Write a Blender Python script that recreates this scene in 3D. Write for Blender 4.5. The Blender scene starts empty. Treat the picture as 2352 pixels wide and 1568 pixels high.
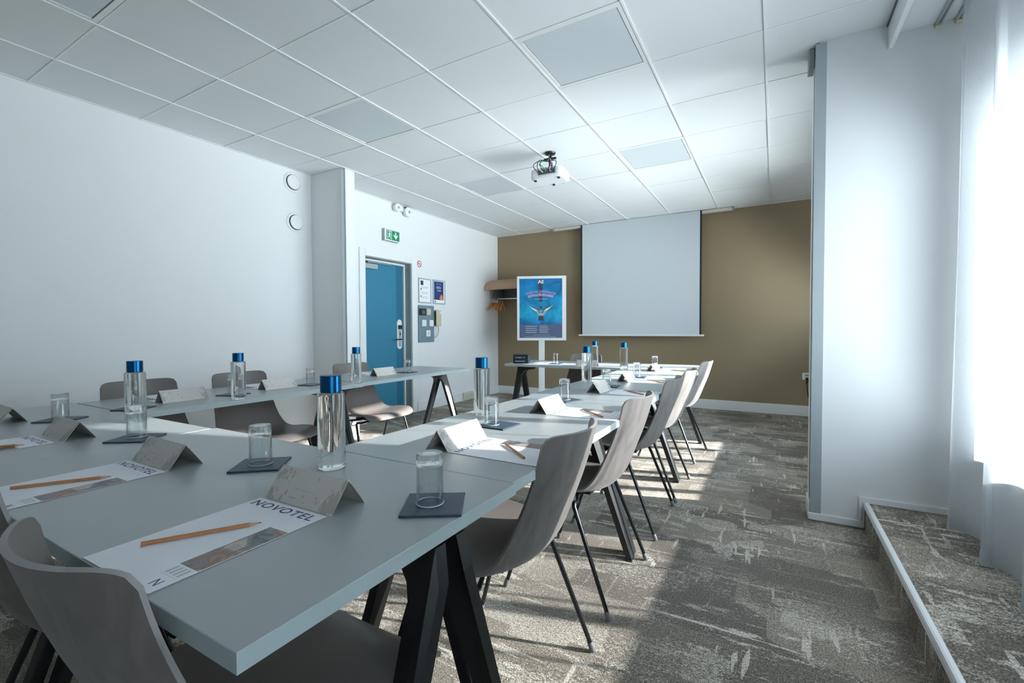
import bpy, math, random
from mathutils import Vector, Matrix
PI = math.pi
CAM_Z = 1.095          # camera height; measured heights below are relative to it where written Z0 + z
Z0 = CAM_Z
CEIL = Z0 + 1.587
TOP = 0.745            # table top height
PLAT = 0.14            # height of the window platform
COL = bpy.context.scene.collection
random.seed(7)

# ------------------------------------------------------------------ materials
def new_mat(name):
    m = bpy.data.materials.new(name); m.use_nodes = True
    nt = m.node_tree
    return m, nt, nt.nodes['Principled BSDF'], nt.nodes['Material Output']

def N(nt, t, **kw):
    n = nt.nodes.new(t)
    for k, v in kw.items():
        if k.startswith('i_'): n.inputs[k[2:].replace('_', ' ')].default_value = v
        else: setattr(n, k, v)
    return n

def plain(name, rgb, rough=0.6, metal=0.0, var=0.04, scale=6.0, bump=0.0, bscale=200.0, spec=0.5, coat=0.0, vec='Object'):
    m, nt, b, o = new_mat(name)
    tc = N(nt, 'ShaderNodeTexCoord'); no = N(nt, 'ShaderNodeTexNoise', i_Scale=scale, i_Detail=4.0)
    nt.links.new(tc.outputs[vec], no.inputs['Vector'])
    ramp = N(nt, 'ShaderNodeMapRange', i_To_Min=1.0 - var, i_To_Max=1.0 + var)
    nt.links.new(no.outputs['Fac'], ramp.inputs['Value'])
    mx = N(nt, 'ShaderNodeVectorMath', operation='SCALE')
    mx.inputs[0].default_value = rgb
    nt.links.new(ramp.outputs['Result'], mx.inputs['Scale'])
    nt.links.new(mx.outputs[0], b.inputs['Base Color'])
    b.inputs['Roughness'].default_value = rough; b.inputs['Metallic'].default_value = metal
    b.inputs['Specular IOR Level'].default_value = spec
    b.inputs['Coat Weight'].default_value = coat
    if bump:
        n2 = N(nt, 'ShaderNodeTexNoise', i_Scale=bscale, i_Detail=3.0); nt.links.new(tc.outputs[vec], n2.inputs['Vector'])
        bp = N(nt, 'ShaderNodeBump', i_Strength=bump, i_Distance=0.002)
        nt.links.new(n2.outputs['Fac'], bp.inputs['Height']); nt.links.new(bp.outputs['Normal'], b.inputs['Normal'])
    return m

M = {}
M['wall'] = plain('white_wall_paint', (0.78, 0.80, 0.81), 0.75, var=0.012, scale=1.2, bump=0.12, bscale=220)
M['pier'] = plain('grey_pier_paint', (0.78, 0.80, 0.80), 0.8, var=0.012, bump=0.1)
M['beige'] = plain('beige_wallcovering', (0.300, 0.232, 0.145), 0.8, var=0.03, scale=2, bump=0.25, bscale=400)
M['trim'] = plain('white_trim_lacquer', (0.80, 0.82, 0.83), 0.4, var=0.01)
M['tile'] = plain('ceiling_tile', (0.76, 0.79, 0.80), 0.9, var=0.02, scale=60, bump=0.3, bscale=600)
M['void'] = plain('ceiling_reveal', (0.16, 0.18, 0.18), 0.9)
M['bar'] = plain('ceiling_bar', (0.80, 0.82, 0.82), 0.4)
M['diff'] = plain('light_diffuser', (0.62, 0.67, 0.70), 0.45, var=0.01)
M['top'] = plain('grey_laminate', (0.365, 0.400, 0.408), 0.32, var=0.02, scale=3, bump=0.04, bscale=900)
M['edge'] = plain('pale_edge_band', (0.42, 0.50, 0.51), 0.35, var=0.02)
M['black'] = plain('black_powder_coat', (0.014, 0.016, 0.018), 0.38, var=0.1)
M['tube'] = plain('black_tube', (0.010, 0.013, 0.016), 0.25)
M['glide'] = plain('grey_foot_glide', (0.16, 0.165, 0.17), 0.5)
M['shell'] = plain('taupe_shell', (0.185, 0.163, 0.152), 0.42, var=0.06, scale=5, bump=0.05, bscale=500)
def back_mat():
    m, nt, b, o = new_mat('taupe_brushed_back')
    tc = N(nt, 'ShaderNodeTexCoord'); mp = N(nt, 'ShaderNodeMapping'); mp.inputs['Scale'].default_value = (9, 9, 2.2)
    n1 = N(nt, 'ShaderNodeTexNoise', i_Scale=2.0, i_Detail=5.0, i_Distortion=1.5)
    r = N(nt, 'ShaderNodeValToRGB'); r.color_ramp.elements[0].position = 0.3; r.color_ramp.elements[1].position = 0.75
    r.color_ramp.elements[0].color = (0.118, 0.105, 0.098, 1); r.color_ramp.elements[1].color = (0.190, 0.171, 0.159, 1)
    nt.links.new(tc.outputs['Object'], mp.inputs['Vector']); nt.links.new(mp.outputs[0], n1.inputs['Vector'])
    nt.links.new(n1.outputs['Fac'], r.inputs['Fac']); nt.links.new(r.outputs['Color'], b.inputs['Base Color'])
    b.inputs['Roughness'].default_value = 0.6; b.inputs['Sheen Weight'].default_value = 0.15
    return m
M['shellback'] = back_mat()
M['shelledge'] = plain('grey_shell_edge', (0.30, 0.29, 0.285), 0.4)
M['paper'] = plain('white_paper', (0.86, 0.88, 0.93), 0.7, var=0.01)
M['navy'] = plain('navy_ink', (0.055, 0.10, 0.22), 0.7)
M['lead'] = plain('pencil_lead', (0.03, 0.03, 0.035), 0.4)
M['wood'] = plain('pencil_wood', (0.50, 0.22, 0.09), 0.5, var=0.12, scale=90)
M['woodraw'] = plain('raw_cedar', (0.60, 0.36, 0.20), 0.7, var=0.1, scale=120)
def coaster_mat():
    m, nt, b, o = new_mat('navy_slate')
    tc = N(nt, 'ShaderNodeTexCoord'); mp = N(nt, 'ShaderNodeMapping'); mp.inputs['Scale'].default_value = (6, 60, 6)
    n1 = N(nt, 'ShaderNodeTexNoise', i_Scale=3.0, i_Detail=6.0)
    r = N(nt, 'ShaderNodeValToRGB'); r.color_ramp.elements[0].color = (0.022, 0.042, 0.078, 1); r.color_ramp.elements[1].color = (0.05, 0.082, 0.13, 1)
    nt.links.new(tc.outputs['Object'], mp.inputs['Vector']); nt.links.new(mp.outputs[0], n1.inputs['Vector'])
    nt.links.new(n1.outputs['Fac'], r.inputs['Fac']); nt.links.new(r.outputs['Color'], b.inputs['Base Color'])
    b.inputs['Roughness'].default_value = 0.5
    bp = N(nt, 'ShaderNodeBump', i_Strength=0.3, i_Distance=0.001); nt.links.new(n1.outputs['Fac'], bp.inputs['Height']); nt.links.new(bp.outputs['Normal'], b.inputs['Normal'])
    return m
M['coaster'] = coaster_mat()
M['cap'] = plain('blue_anodised_cap', (0.004, 0.10, 0.26), 0.22, metal=0.85, var=0.02)
M['chrome'] = plain('chrome', (0.62, 0.64, 0.66), 0.18, metal=1.0)
M['alu'] = plain('brushed_aluminium', (0.42, 0.47, 0.50), 0.4, metal=0.3)
M['alud'] = plain('dark_aluminium', (0.10, 0.12, 0.13), 0.5)
M['door'] = plain('teal_door_lacquer', (0.030, 0.205, 0.335), 0.45, var=0.03)
M['dooredge'] = plain('dark_teal', (0.02, 0.15, 0.25), 0.45)
M['jamb'] = plain('grey_jamb', (0.28, 0.33, 0.34), 0.5)
M['screen'] = plain('projection_screen_cloth', (0.62, 0.67, 0.71), 0.85, var=0.01)
M['scrblk'] = plain('screen_black_border', (0.012, 0.015, 0.017), 0.7)
M['scrbox'] = plain('ivory_screen_case', (0.62, 0.60, 0.55), 0.5)
M['green'] = plain('exit_green', (0.0, 0.26, 0.11), 0.4)
M['white'] = plain('white_plastic', (0.80, 0.82, 0.83), 0.35, var=0.01)
M['cream'] = plain('cream_plastic', (0.56, 0.53, 0.38), 0.45)
M['grey'] = plain('grey_plastic', (0.30, 0.34, 0.36), 0.5)
M['bluegrey'] = plain('blue_grey_panel', (0.17, 0.25, 0.30), 0.5)
M['red'] = plain('sign_red', (0.55, 0.03, 0.08), 0.5)
M['pink'] = plain('pink_lettering', (0.34, 0.34, 0.66), 0.6)
M['salmon'] = plain('salmon_lettering', (0.62, 0.40, 0.66), 0.6)
M['dkblue'] = plain('poster_navy', (0.02, 0.045, 0.19), 0.5)
M['orange'] = plain('flame_orange', (0.75, 0.22, 0.05), 0.6)
M['skin'] = plain('tan_print', (0.62, 0.42, 0.32), 0.6)
M['band'] = plain('poster_dark_band', (0.055, 0.045, 0.07), 0.6)
M['slatepr'] = plain('poster_slate', (0.085, 0.12, 0.22), 0.6)
M['ltext'] = plain('pale_print', (0.42, 0.50, 0.60), 0.7)
M['gtext'] = plain('grey_print', (0.40, 0.42, 0.44), 0.7)
M['rackwood'] = plain('bent_beech', (0.44, 0.27, 0.17), 0.5, var=0.08, scale=20)
M['hanger'] = plain('orange_hanger_wood', (0.62, 0.24, 0.07), 0.4, var=0.15, scale=30)
M['box'] = plain('black_box_card', (0.012, 0.020, 0.026), 0.5)
M['boxside'] = plain('dark_blue_box_side', (0.035, 0.055, 0.08), 0.5)
M['blackout'] = plain('blue_grey_drape', (0.12, 0.19, 0.28), 0.8, bump=0.3, bscale=800)
M['outside'] = plain('pale_facade', (0.5, 0.5, 0.48), 0.9)
M['socket'] = plain('ivory_socket', (0.62, 0.60, 0.50), 0.4)

def glass_mat(name, ior=1.5, thin=0.0, col=(1, 1, 1)):
    m = bpy.data.materials.new(name); m.use_nodes = True; nt = m.node_tree; nt.nodes.clear()
    o = N(nt, 'ShaderNodeOutputMaterial'); g = N(nt, 'ShaderNodeBsdfGlass', i_IOR=ior, i_Roughness=0.0)
    g.inputs['Color'].default_value = (*col, 1)
    t = N(nt, 'ShaderNodeBsdfTransparent'); mx = N(nt, 'ShaderNodeMixShader'); mx.inputs[0].default_value = thin
    # faint smudging on the glass keeps it procedural
    tc = N(nt, 'ShaderNodeTexCoord'); no = N(nt, 'ShaderNodeTexNoise', i_Scale=30.0)
    mr = N(nt, 'ShaderNodeMapRange', i_To_Min=ior - .004, i_To_Max=ior + .004); nt.links.new(mr.outputs[0], g.inputs['IOR'])
    nt.links.new(tc.outputs['Object'], no.inputs['Vector']); nt.links.new(no.outputs['Fac'], mr.inputs['Value'])
    nt.links.new(g.outputs[0], mx.inputs[1]); nt.links.new(t.outputs[0], mx.inputs[2]); nt.links.new(mx.outputs[0], o.inputs['Surface'])
    return m
M['tglass'] = glass_mat('thick_tumbler_glass', 1.5, 0.25, (0.98, 0.99, 0.99))
M['glass'] = glass_mat('water_filled_glass', 1.37, 0.12, (0.985, 1.0, 1.0))
def thin_glass():
    m = bpy.data.materials.new('thin_wall_glass'); m.use_nodes = True; nt = m.node_tree; nt.nodes.clear()
    o = N(nt, 'ShaderNodeOutputMaterial'); t = N(nt, 'ShaderNodeBsdfTransparent'); g = N(nt, 'ShaderNodeBsdfGlossy', i_Roughness=0.03)
    t.inputs['Color'].default_value = (0.96, 0.98, 0.98, 1)
    lw = N(nt, 'ShaderNodeLayerWeight', i_Blend=0.5); pw = N(nt, 'ShaderNodeMath', operation='POWER'); pw.inputs[1].default_value = 2.2; f = N(nt, 'ShaderNodeMath', operation='MULTIPLY_ADD'); f.inputs[1].default_value = 0.95; f.inputs[2].default_value = 0.06
    nt.links.new(lw.outputs['Facing'], pw.inputs[0]); nt.links.new(pw.outputs[0], f.inputs[0]); mx = N(nt, 'ShaderNodeMixShader')
    nt.links.new(f.outputs[0], mx.inputs[0]); nt.links.new(t.outputs[0], mx.inputs[1]); nt.links.new(g.outputs[0], mx.inputs[2]); nt.links.new(mx.outputs[0], o.inputs['Surface'])
    return m
M['wallglass'] = thin_glass()
M['rim'] = plain('painted_rim_glint', (0.62, 0.68, 0.70), 0.12)  # opaque pale colour painted on for the bright glint of the clear rim
def pane_mat():
    m = bpy.data.materials.new('window_pane'); m.use_nodes = True; nt = m.node_tree; nt.nodes.clear()
    o = N(nt, 'ShaderNodeOutputMaterial'); t = N(nt, 'ShaderNodeBsdfTransparent'); g = N(nt, 'ShaderNodeBsdfGlossy', i_Roughness=0.02)
    t.inputs['Color'].default_value = (0.96, 0.98, 0.99, 1)
    f = N(nt, 'ShaderNodeFresnel', i_IOR=1.45); mx = N(nt, 'ShaderNodeMixShader')
    nt.links.new(f.outputs[0], mx.inputs[0]); nt.links.new(t.outputs[0], mx.inputs[1]); nt.links.new(g.outputs[0], mx.inputs[2]); nt.links.new(mx.outputs[0], o.inputs['Surface'])
    return m
M['pane'] = pane_mat()
def sheer_mat():
    m = bpy.data.materials.new('white_voile'); m.use_nodes = True; nt = m.node_tree; nt.nodes.clear()
    o = N(nt, 'ShaderNodeOutputMaterial'); t = N(nt, 'ShaderNodeBsdfTransparent'); tl = N(nt, 'ShaderNodeBsdfTranslucent'); d = N(nt, 'ShaderNodeBsdfDiffuse')
    tl.inputs['Color'].default_value = (0.56, 0.585, 0.61, 1); d.inputs['Color'].default_value = (0.78, 0.81, 0.84, 1)
    m1 = N(nt, 'ShaderNodeMixShader'); m1.inputs[0].default_value = 0.5
    m2 = N(nt, 'ShaderNodeMixShader')
    tc = N(nt, 'ShaderNodeTexCoord'); mp = N(nt, 'ShaderNodeMapping'); mp.inputs['Scale'].default_value = (900, 900, 40)
    no = N(nt, 'ShaderNodeTexNoise', i_Scale=1.0); mr = N(nt, 'ShaderNodeMapRange', i_To_Min=0.52, i_To_Max=0.66)
    nt.links.new(tc.outputs['Object'], mp.inputs['Vector']); nt.links.new(mp.outputs[0], no.inputs['Vector']); nt.links.new(no.outputs['Fac'], mr.inputs['Value']); nt.links.new(mr.outputs[0], m2.inputs[0])
    nt.links.new(tl.outputs[0], m1.inputs[1]); nt.links.new(d.outputs[0], m1.inputs[2])
    nt.links.new(t.outputs[0], m2.inputs[1]); nt.links.new(m1.outputs[0], m2.inputs[2]); nt.links.new(m2.outputs[0], o.inputs['Surface'])
    return m
M['sheer'] = sheer_mat()

def carpet_mat():
    m, nt, b, o = new_mat('distressed_carpet'); L = nt.links.new
    tc = N(nt, 'ShaderNodeTexCoord')
    def noise(scale3, sc=1.0, det=4.0, off=(0, 0, 0), dist=0.0, rough=0.55):
        mp = N(nt, 'ShaderNodeMapping'); mp.inputs['Scale'].default_value = scale3; mp.inputs['Location'].default_value = off
        n = N(nt, 'ShaderNodeTexNoise', i_Scale=sc, i_Detail=det, i_Distortion=dist, i_Roughness=rough)
        L(tc.outputs['Object'], mp.inputs['Vector']); L(mp.outputs[0], n.inputs['Vector']); return n.outputs['Fac']
    def math_(op, a, c, clamp=False):
        n = N(nt, 'ShaderNodeMath', operation=op, use_clamp=clamp)
        for i, v in enumerate((a, c)):
            if isinstance(v, (int, float)): n.inputs[i].default_value = v
            else: L(v, n.inputs[i])
        return n.outputs[0]
    def step(v, lo, hi):
        n = N(nt, 'ShaderNodeMapRange', i_From_Min=lo, i_From_Max=hi); L(v, n.inputs['Value']); return n.outputs[0]
    fray = noise((1, 1, 1), 210, 2.0, rough=.7)
    frayc = noise((1, 1.6, 1), 55, 4.0, off=(5, 3, 0), rough=.7)
    grain = math_('ADD', math_('MULTIPLY', fray, 0.5), math_('MULTIPLY', frayc, 0.5))
    def frayed(v, amt=0.14): return math_('ADD', v, math_('MULTIPLY', math_('SUBTRACT', grain, 0.5), amt * 2.6))
    hx = frayed(noise((5.2, 17, 1), 1.0, 3.0, (3, 1, 0)), .26)            # short dashes across the room
    hx2 = frayed(noise((2.0, 26, 1), 1.0, 2.0, (13, 6, 0)), .10)
    hy = frayed(noise((24, 3.4, 1), 1.0, 2.0, (9, 4, 0)), .09)            # dashes down the room
    blob = frayed(noise((5.5, 6.5, 1), 1.0, 2.0, (1, 7, 0)), 0.80)
    region = noise((1.5, 2.0, 1), 1.0, 2.0, (4, 2, 0))
    # blocky patches
    def cells(sx, sy, off):
        mp = N(nt, 'ShaderNodeMapping'); mp.inputs['Scale'].default_value = (sx, sy, 1); mp.inputs['Location'].default_value = off
        vo = N(nt, 'ShaderNodeTexVoronoi', distance='CHEBYCHEV', i_Scale=1.0, i_Randomness=0.75)
        L(tc.outputs['Object'], mp.inputs['Vector']); L(mp.outputs[0], vo.inputs['Vector'])
        sep = N(nt, 'ShaderNodeSeparateColor'); L(vo.outputs['Color'], sep.inputs[0]); return sep
    ce = cells(3.6, 5.5, (0, 0, 0)); ce2 = cells(6.5, 8.0, (3, 5, 0))
    cell = frayed(ce.outputs[0], 0.95); cell2 = frayed(ce2.outputs[1], 0.80)
    a1 = step(hx, 0.60, 0.66); a1b = step(hx2, 0.63, 0.66); a2 = step(hy, 0.635, 0.665); a3 = step(blob, 0.62, 0.84); a4 = step(cell, 0.74, 1.08); a5 = step(cell2, 0.86, 1.10)
    light = math_('MAXIMUM', math_('MAXIMUM', math_('MAXIMUM', a1, a1b), a2), math_('MAXIMUM', math_('MAXIMUM', a3, a5), math_('MULTIPLY', a4, 0.9)))
    light = math_('MULTIPLY', light, math_('ADD', 0.15, math_('MULTIPLY', 0.85, step(math_('ADD', region, math_('MULTIPLY', math_('SUBTRACT', grain, .5), 0.3)), 0.38, 0.56))))
    mid = step(frayed(cells(2.6, 4.4, (7, 3, 0)).outputs[2], 0.8), 0.35, 0.75)
    cr = N(nt, 'ShaderNodeMix', data_type='RGBA'); cr.inputs[6].default_value = (0.172, 0.154, 0.134, 1); cr.inputs[7].default_value = (0.292, 0.257, 0.218, 1); L(mid, cr.inputs[0])
    c2 = N(nt, 'ShaderNodeMix', data_type='RGBA'); L(math_('MULTIPLY', light, 0.9), c2.inputs[0]); L(cr.outputs[2], c2.inputs[6]); c2.inputs[7].default_value = (0.64, 0.59, 0.515, 1)
    fib = N(nt, 'ShaderNodeMapRange', i_From_Min=0.3, i_From_Max=0.7, i_To_Min=0.12, i_To_Max=1.88); L(noise((1, 1, 1), 170, 3.0, rough=.8), fib.inputs['Value'])
    sc = N(nt, 'ShaderNodeVectorMath', operation='SCALE'); L(c2.outputs[2], sc.inputs[0]); L(fib.outputs[0], sc.inputs['Scale'])
    L(sc.outputs[0], b.inputs['Base Color']); b.inputs['Roughness'].default_value = 0.95; b.inputs['Specular IOR Level'].default_value = 0.1
    bp = N(nt, 'ShaderNodeBump', i_Strength=0.7, i_Distance=0.004); L(noise((1, 1, 1), 260, 2.0, (2, 2, 2)), bp.inputs['Height']); L(bp.outputs['Normal'], b.inputs['Normal'])
    return m
M['carpet'] = carpet_mat()

def card_mat():
    m, nt, b, o = new_mat('greige_leaf_card'); L = nt.links.new
    tc = N(nt, 'ShaderNodeTexCoord'); sp = N(nt, 'ShaderNodeSeparateXYZ'); L(tc.outputs['Object'], sp.inputs[0])
    ab = N(nt, 'ShaderNodeMath', operation='ABSOLUTE'); L(sp.outputs['X'], ab.inputs[0])
    mr = N(nt, 'ShaderNodeMapRange', i_From_Min=0.045, i_From_Max=0.095); L(ab.outputs[0], mr.inputs['Value'])
    mp = N(nt, 'ShaderNodeMapping'); mp.inputs['Rotation'].default_value = (0.6, 0.5, 0.7); mp.inputs['Scale'].default_value = (2.2, 1, 1); L(tc.outputs['Object'], mp.inputs['Vector'])
    vo = N(nt, 'ShaderNodeTexVoronoi', i_Scale=48.0, distance='MANHATTAN'); L(mp.outputs[0], vo.inputs['Vector'])
    no = N(nt, 'ShaderNodeTexNoise', i_Scale=34.0, i_Detail=2.0, i_Distortion=1.2); L(tc.outputs['Object'], no.inputs['Vector'])
    s = N(nt, 'ShaderNodeMath', operation='MULTIPLY_ADD'); L(vo.outputs['Distance'], s.inputs[0]); s.inputs[1].default_value = -.22; L(no.outputs['Fac'], s.inputs[2])
    a = N(nt, 'ShaderNodeMath', operation='MULTIPLY_ADD'); L(mr.outputs[0], a.inputs[0]); a.inputs[1].default_value = 0.22; L(s.outputs[0], a.inputs[2])
    st = N(nt, 'ShaderNodeMapRange', i_From_Min=0.50, i_From_Max=0.54); L(a.outputs[0], st.inputs['Value'])
    ml = N(nt, 'ShaderNodeMath', operation='MULTIPLY'); L(st.outputs[0], ml.inputs[0]); ml.inputs[1].default_value = 0.8
    mx = N(nt, 'ShaderNodeMix', data_type='RGBA'); L(ml.outputs[0], mx.inputs[0])
    mx.inputs[6].default_value = (0.66, 0.62, 0.585, 1); mx.inputs[7].default_value = (0.44, 0.385, 0.35, 1)
    L(mx.outputs[2], b.inputs['Base Color']); b.inputs['Roughness'].default_value = 0.6
    return m
M['card'] = card_mat()

def strip_mat():
    m, nt, b, o = new_mat('printed_photo_strip'); L = nt.links.new
    tc = N(nt, 'ShaderNodeTexCoord'); no = N(nt, 'ShaderNodeTexNoise', i_Scale=26.0, i_Detail=3.0, i_Distortion=1.0); L(tc.outputs['Object'], no.inputs['Vector'])
    r = N(nt, 'ShaderNodeValToRGB'); e = r.color_ramp.elements
    e[0].position = 0.36; e[0].color = (0.04, 0.055, 0.07, 1); e[1].position = 0.66; e[1].color = (0.40, 0.26, 0.18, 1)
    k = e.new(0.5); k.color = (0.20, 0.22, 0.23, 1); k = e.new(0.57); k.color = (0.24, 0.12, 0.09, 1)
    L(no.outputs['Fac'], r.inputs['Fac']); L(r.outputs['Color'], b.inputs['Base Color']); b.inputs['Roughness'].default_value = 0.4
    return m
M['strip'] = strip_mat()

def poster_mat():
    m, nt, b, o = new_mat('poster_water_print'); L = nt.links.new
    tc = N(nt, 'ShaderNodeTexCoord'); no = N(nt, 'ShaderNodeTexNoise', i_Scale=5.0, i_Detail=7.0, i_Distortion=0.8); L(tc.outputs['Object'], no.inputs['Vector'])
    sp = N(nt, 'ShaderNodeSeparateXYZ'); L(tc.outputs['Object'], sp.inputs[0])
    mr = N(nt, 'ShaderNodeMapRange', i_From_Min=-0.42, i_From_Max=0.45); L(sp.outputs['Z'], mr.inputs['Value'])
    r = N(nt, 'ShaderNodeValToRGB'); e = r.color_ramp.elements
    e[0].position = 0.0; e[0].color = (0.035, 0.055, 0.16, 1); e[1].position = 1.0; e[1].color = (0.012, 0.15, 0.38, 1)
    k = e.new(0.22); k.color = (0.02, 0.16, 0.40, 1); k = e.new(0.35); k.color = (0.015, 0.30, 0.50, 1); k = e.new(0.65); k.color = (0.01, 0.22, 0.46, 1)
    L(mr.outputs[0], r.inputs['Fac'])
    f = N(nt, 'ShaderNodeMapRange', i_From_Min=0.3, i_From_Max=0.75, i_To_Min=0.6, i_To_Max=1.7); L(no.outputs['Fac'], f.inputs['Value'])
    s = N(nt, 'ShaderNodeVectorMath', operation='SCALE'); L(r.outputs['Color'], s.inputs[0]); L(f.outputs[0], s.inputs['Scale'])
    L(s.outputs[0], b.inputs['Base Color']); b.inputs['Roughness'].default_value = 0.25
    return m
M['poster'] = poster_mat()

# ------------------------------------------------------------------ mesh builder
class MB:
    def __init__(s): s.v = []; s.f = []; s.mi = []; s.mats = []; s.m = 0
    def mat(s, m):
        if m not in s.mats: s.mats.append(m)
        s.m = s.mats.index(m); return s
    def add(s, vs, fs, M4=None):
        b = len(s.v)
        for p in vs:
            p = Vector(p)
            s.v.append(M4 @ p if M4 is not None else p)
        for f in fs: s.f.append([b + i for i in f]); s.mi.append(s.m)
        return s
    def box(s, x0, y0, z0, x1, y1, z1, bev=0.0, M4=None):
        x0, x1 = sorted((x0, x1)); y0, y1 = sorted((y0, y1)); z0, z1 = sorted((z0, z1))
        if bev <= 0:
            vs = [(x, y, z) for z in (z0, z1) for (x, y) in ((x0, y0), (x1, y0), (x1, y1), (x0, y1))]
            return s.add(vs, [(3, 2, 1, 0), (4, 5, 6, 7), (0, 1, 5, 4), (1, 2, 6, 5), (2, 3, 7, 6), (3, 0, 4, 7)], M4)
        def ring(z, i):
            return [(x0 + i + bev, y0 + i, z), (x1 - i - bev, y0 + i, z), (x1 - i, y0 + i + bev, z), (x1 - i, y1 - i - bev, z),
                    (x1 - i - bev, y1 - i, z), (x0 + i + bev, y1 - i, z), (x0 + i, y1 - i - bev, z), (x0 + i, y0 + i + bev, z)]
        rs = [ring(z0, bev * .7), ring(z0 + bev, 0), ring(z1 - bev, 0), ring(z1, bev * .7)]
        return s.rings(rs, True, True, M4)
    def rings(s, rs, cap0=True, cap1=True, M4=None, close=True):
        n = len(rs[0]); vs = [p for r in rs for p in r]; fs = []
        for k in range(len(rs) - 1):
            for i in range(n if close else n - 1):
                j = (i + 1) % n
                fs.append((k * n + i, k * n + j, (k + 1) * n + j, (k + 1) * n + i))
        if cap0: fs.append(tuple(range(n - 1, -1, -1)))
        if cap1: fs.append(tuple((len(rs) - 1) * n + i for i in range(n)))
        return s.add(vs, fs, M4)
    def lathe(s, prof, n=32, c=(0, 0, 0), M4=None, cap0=True, cap1=True):
        rs = [[(c[0] + r * math.cos(2 * PI * i / n), c[1] + r * math.sin(2 * PI * i / n), c[2] + z) for i in range(n)] for r, z in prof]
        return s.rings(rs, cap0, cap1, M4)
    def tube(s, pts, r, n=10, closed=False):
        pts = [Vector(p) for p in pts]; rs = []; up = None
        m = len(pts)
        for k, p in enumerate(pts):
            if closed: d = (pts[(k + 1) % m] - pts[k - 1]).normalized()
            else: d = (pts[min(k + 1, m - 1)] - pts[max(k - 1, 0)]).normalized()
            if up is None: up = d.orthogonal().normalized()
            a = (up - d * up.dot(d)).normalized(); bb = d.cross(a); up = a
            rr = r[k] if isinstance(r, (list, tuple)) else r
            rs.append([p + (a * math.cos(2 * PI * i / n) + bb * math.sin(2 * PI * i / n)) * rr for i in range(n)])
        if closed: rs.append(rs[0]); return s.rings(rs, False, False)
        return s.rings(rs)
    def prism(s, poly, axis, a, b, M4=None):
        """poly: 2D outline; axis: 'x','y','z' the extrusion direction from a to b"""
        def mk(p, t):
            u, w = p
            return {'x': (t, u, w), 'y': (u, t, w), 'z': (u, w, t)}[axis]
        return s.rings([[mk(p, a) for p in poly], [mk(p, b) for p in poly]], True, True, M4)
    def build(s, name, parent=None, smooth=False, loc=(0, 0, 0), rot=(0, 0, 0), angle=40, weld=False):
        me = bpy.data.meshes.new(name); me.from_pydata([tuple(p) for p in s.v], [], s.f)
        for m in s.mats: me.materials.append(m)
        me.polygons.foreach_set('material_index', s.mi)
        me.validate(); 
        import bmesh
        bm = bmesh.new(); bm.from_mesh(me)
        if weld: bmesh.ops.remove_doubles(bm, verts=bm.verts, dist=1e-5)
        bmesh.ops.recalc_face_normals(bm, faces=bm.faces)
        bm.to_mesh(me); bm.free()
        if smooth:
            me.shade_smooth()
            try: me.set_sharp_from_angle(angle=math.radians(angle))
            except Exception: pass
        me.update()
        o = bpy.data.objects.new(name, me); COL.objects.link(o)
        o.parent = parent; o.location = loc; o.rotation_euler = rot
        return o

def thing(name, label, cat, loc=(0, 0, 0), rz=0.0, group=None):
    o = bpy.data.objects.new(name, None); COL.objects.link(o); o.empty_display_size = 0.05
    o.location = loc; o.rotation_euler = (0, 0, rz); return tag(o, label, cat, group)
def tag(o, label, cat, group=None):
    o['label'] = label; o['category'] = cat
    if group: o['group'] = group
    return o
def struct(o, label, cat='room'):
    o['kind'] = 'structure'; o['label'] = label; o['category'] = cat; return o
def dup(root, loc, rz, label, group=None):
    r = root.copy(); COL.objects.link(r); r.location = loc; r.rotation_euler = (0, 0, rz); r['label'] = label
    if group: r['group'] = group
    for ch in list(root.children):
        c = ch.copy(); COL.objects.link(c); c.parent = r
        for g in list(ch.children):
            d = g.copy(); COL.objects.link(d); d.parent = c
    return r
def text_mesh(name, body, size, mat, parent, loc, rot, width=None, arch=None, thick=0.0006, spacing=1.0, bold=0.0, gap=0):
    cu = bpy.data.curves.new(name, 'FONT'); cu.body = body; cu.size = size; cu.align_x = 'CENTER'; cu.extrude = thick; cu.space_character = spacing; cu.offset = bold
    cu.resolution_u = 3
    t = bpy.data.objects.new(name + '_tmp', cu); COL.objects.link(t)
    dg = bpy.context.evaluated_depsgraph_get(); dg.update()
    me = bpy.data.meshes.new_from_object(t.evaluated_get(dg)); bpy.data.objects.remove(t); me.name = name
    xs = [v.co.x for v in me.vertices]; w = max(xs) - min(xs)
    k = (width / w) if width else 1.0
    for v in me.vertices:
        v.co.x = (v.co.x - (max(xs) + min(xs)) / 2) * k
        if arch:
            a = v.co.x / arch; rr = arch + v.co.y
            v.co.x = rr * math.sin(a); v.co.y = rr * math.cos(a) - arch
    me.materials.clear(); me.materials.append(mat)
    o = bpy.data.objects.new(name, me); COL.objects.link(o); o.parent = parent; o.location = loc; o.rotation_euler = rot
    return o

# ------------------------------------------------------------------ setting
XL, YB, YF, XR = -4.15, 6.73, -2.6, 1.00
INX = 0.82             # inner face of the low wall under the windows
SILL = Z0 - 0.60; HEAD = 2.29; SILL2 = SILL + .001; HEAD2 = 2.20; HEAD3 = 1.8
b = MB().mat(M['carpet']); b.box(XL - .2, YF - .1, -.1, XR + .2, YB + .1, 0.0); struct(b.build('floor'), 'dark grey-brown carpet with pale distressed streaks', 'floor')
b = MB().mat(M['carpet']); b.box(0.437, YF, 0.001, XR, 3.099, PLAT); struct(b.build('floor'), 'carpeted low platform along the windows', 'floor')
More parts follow.
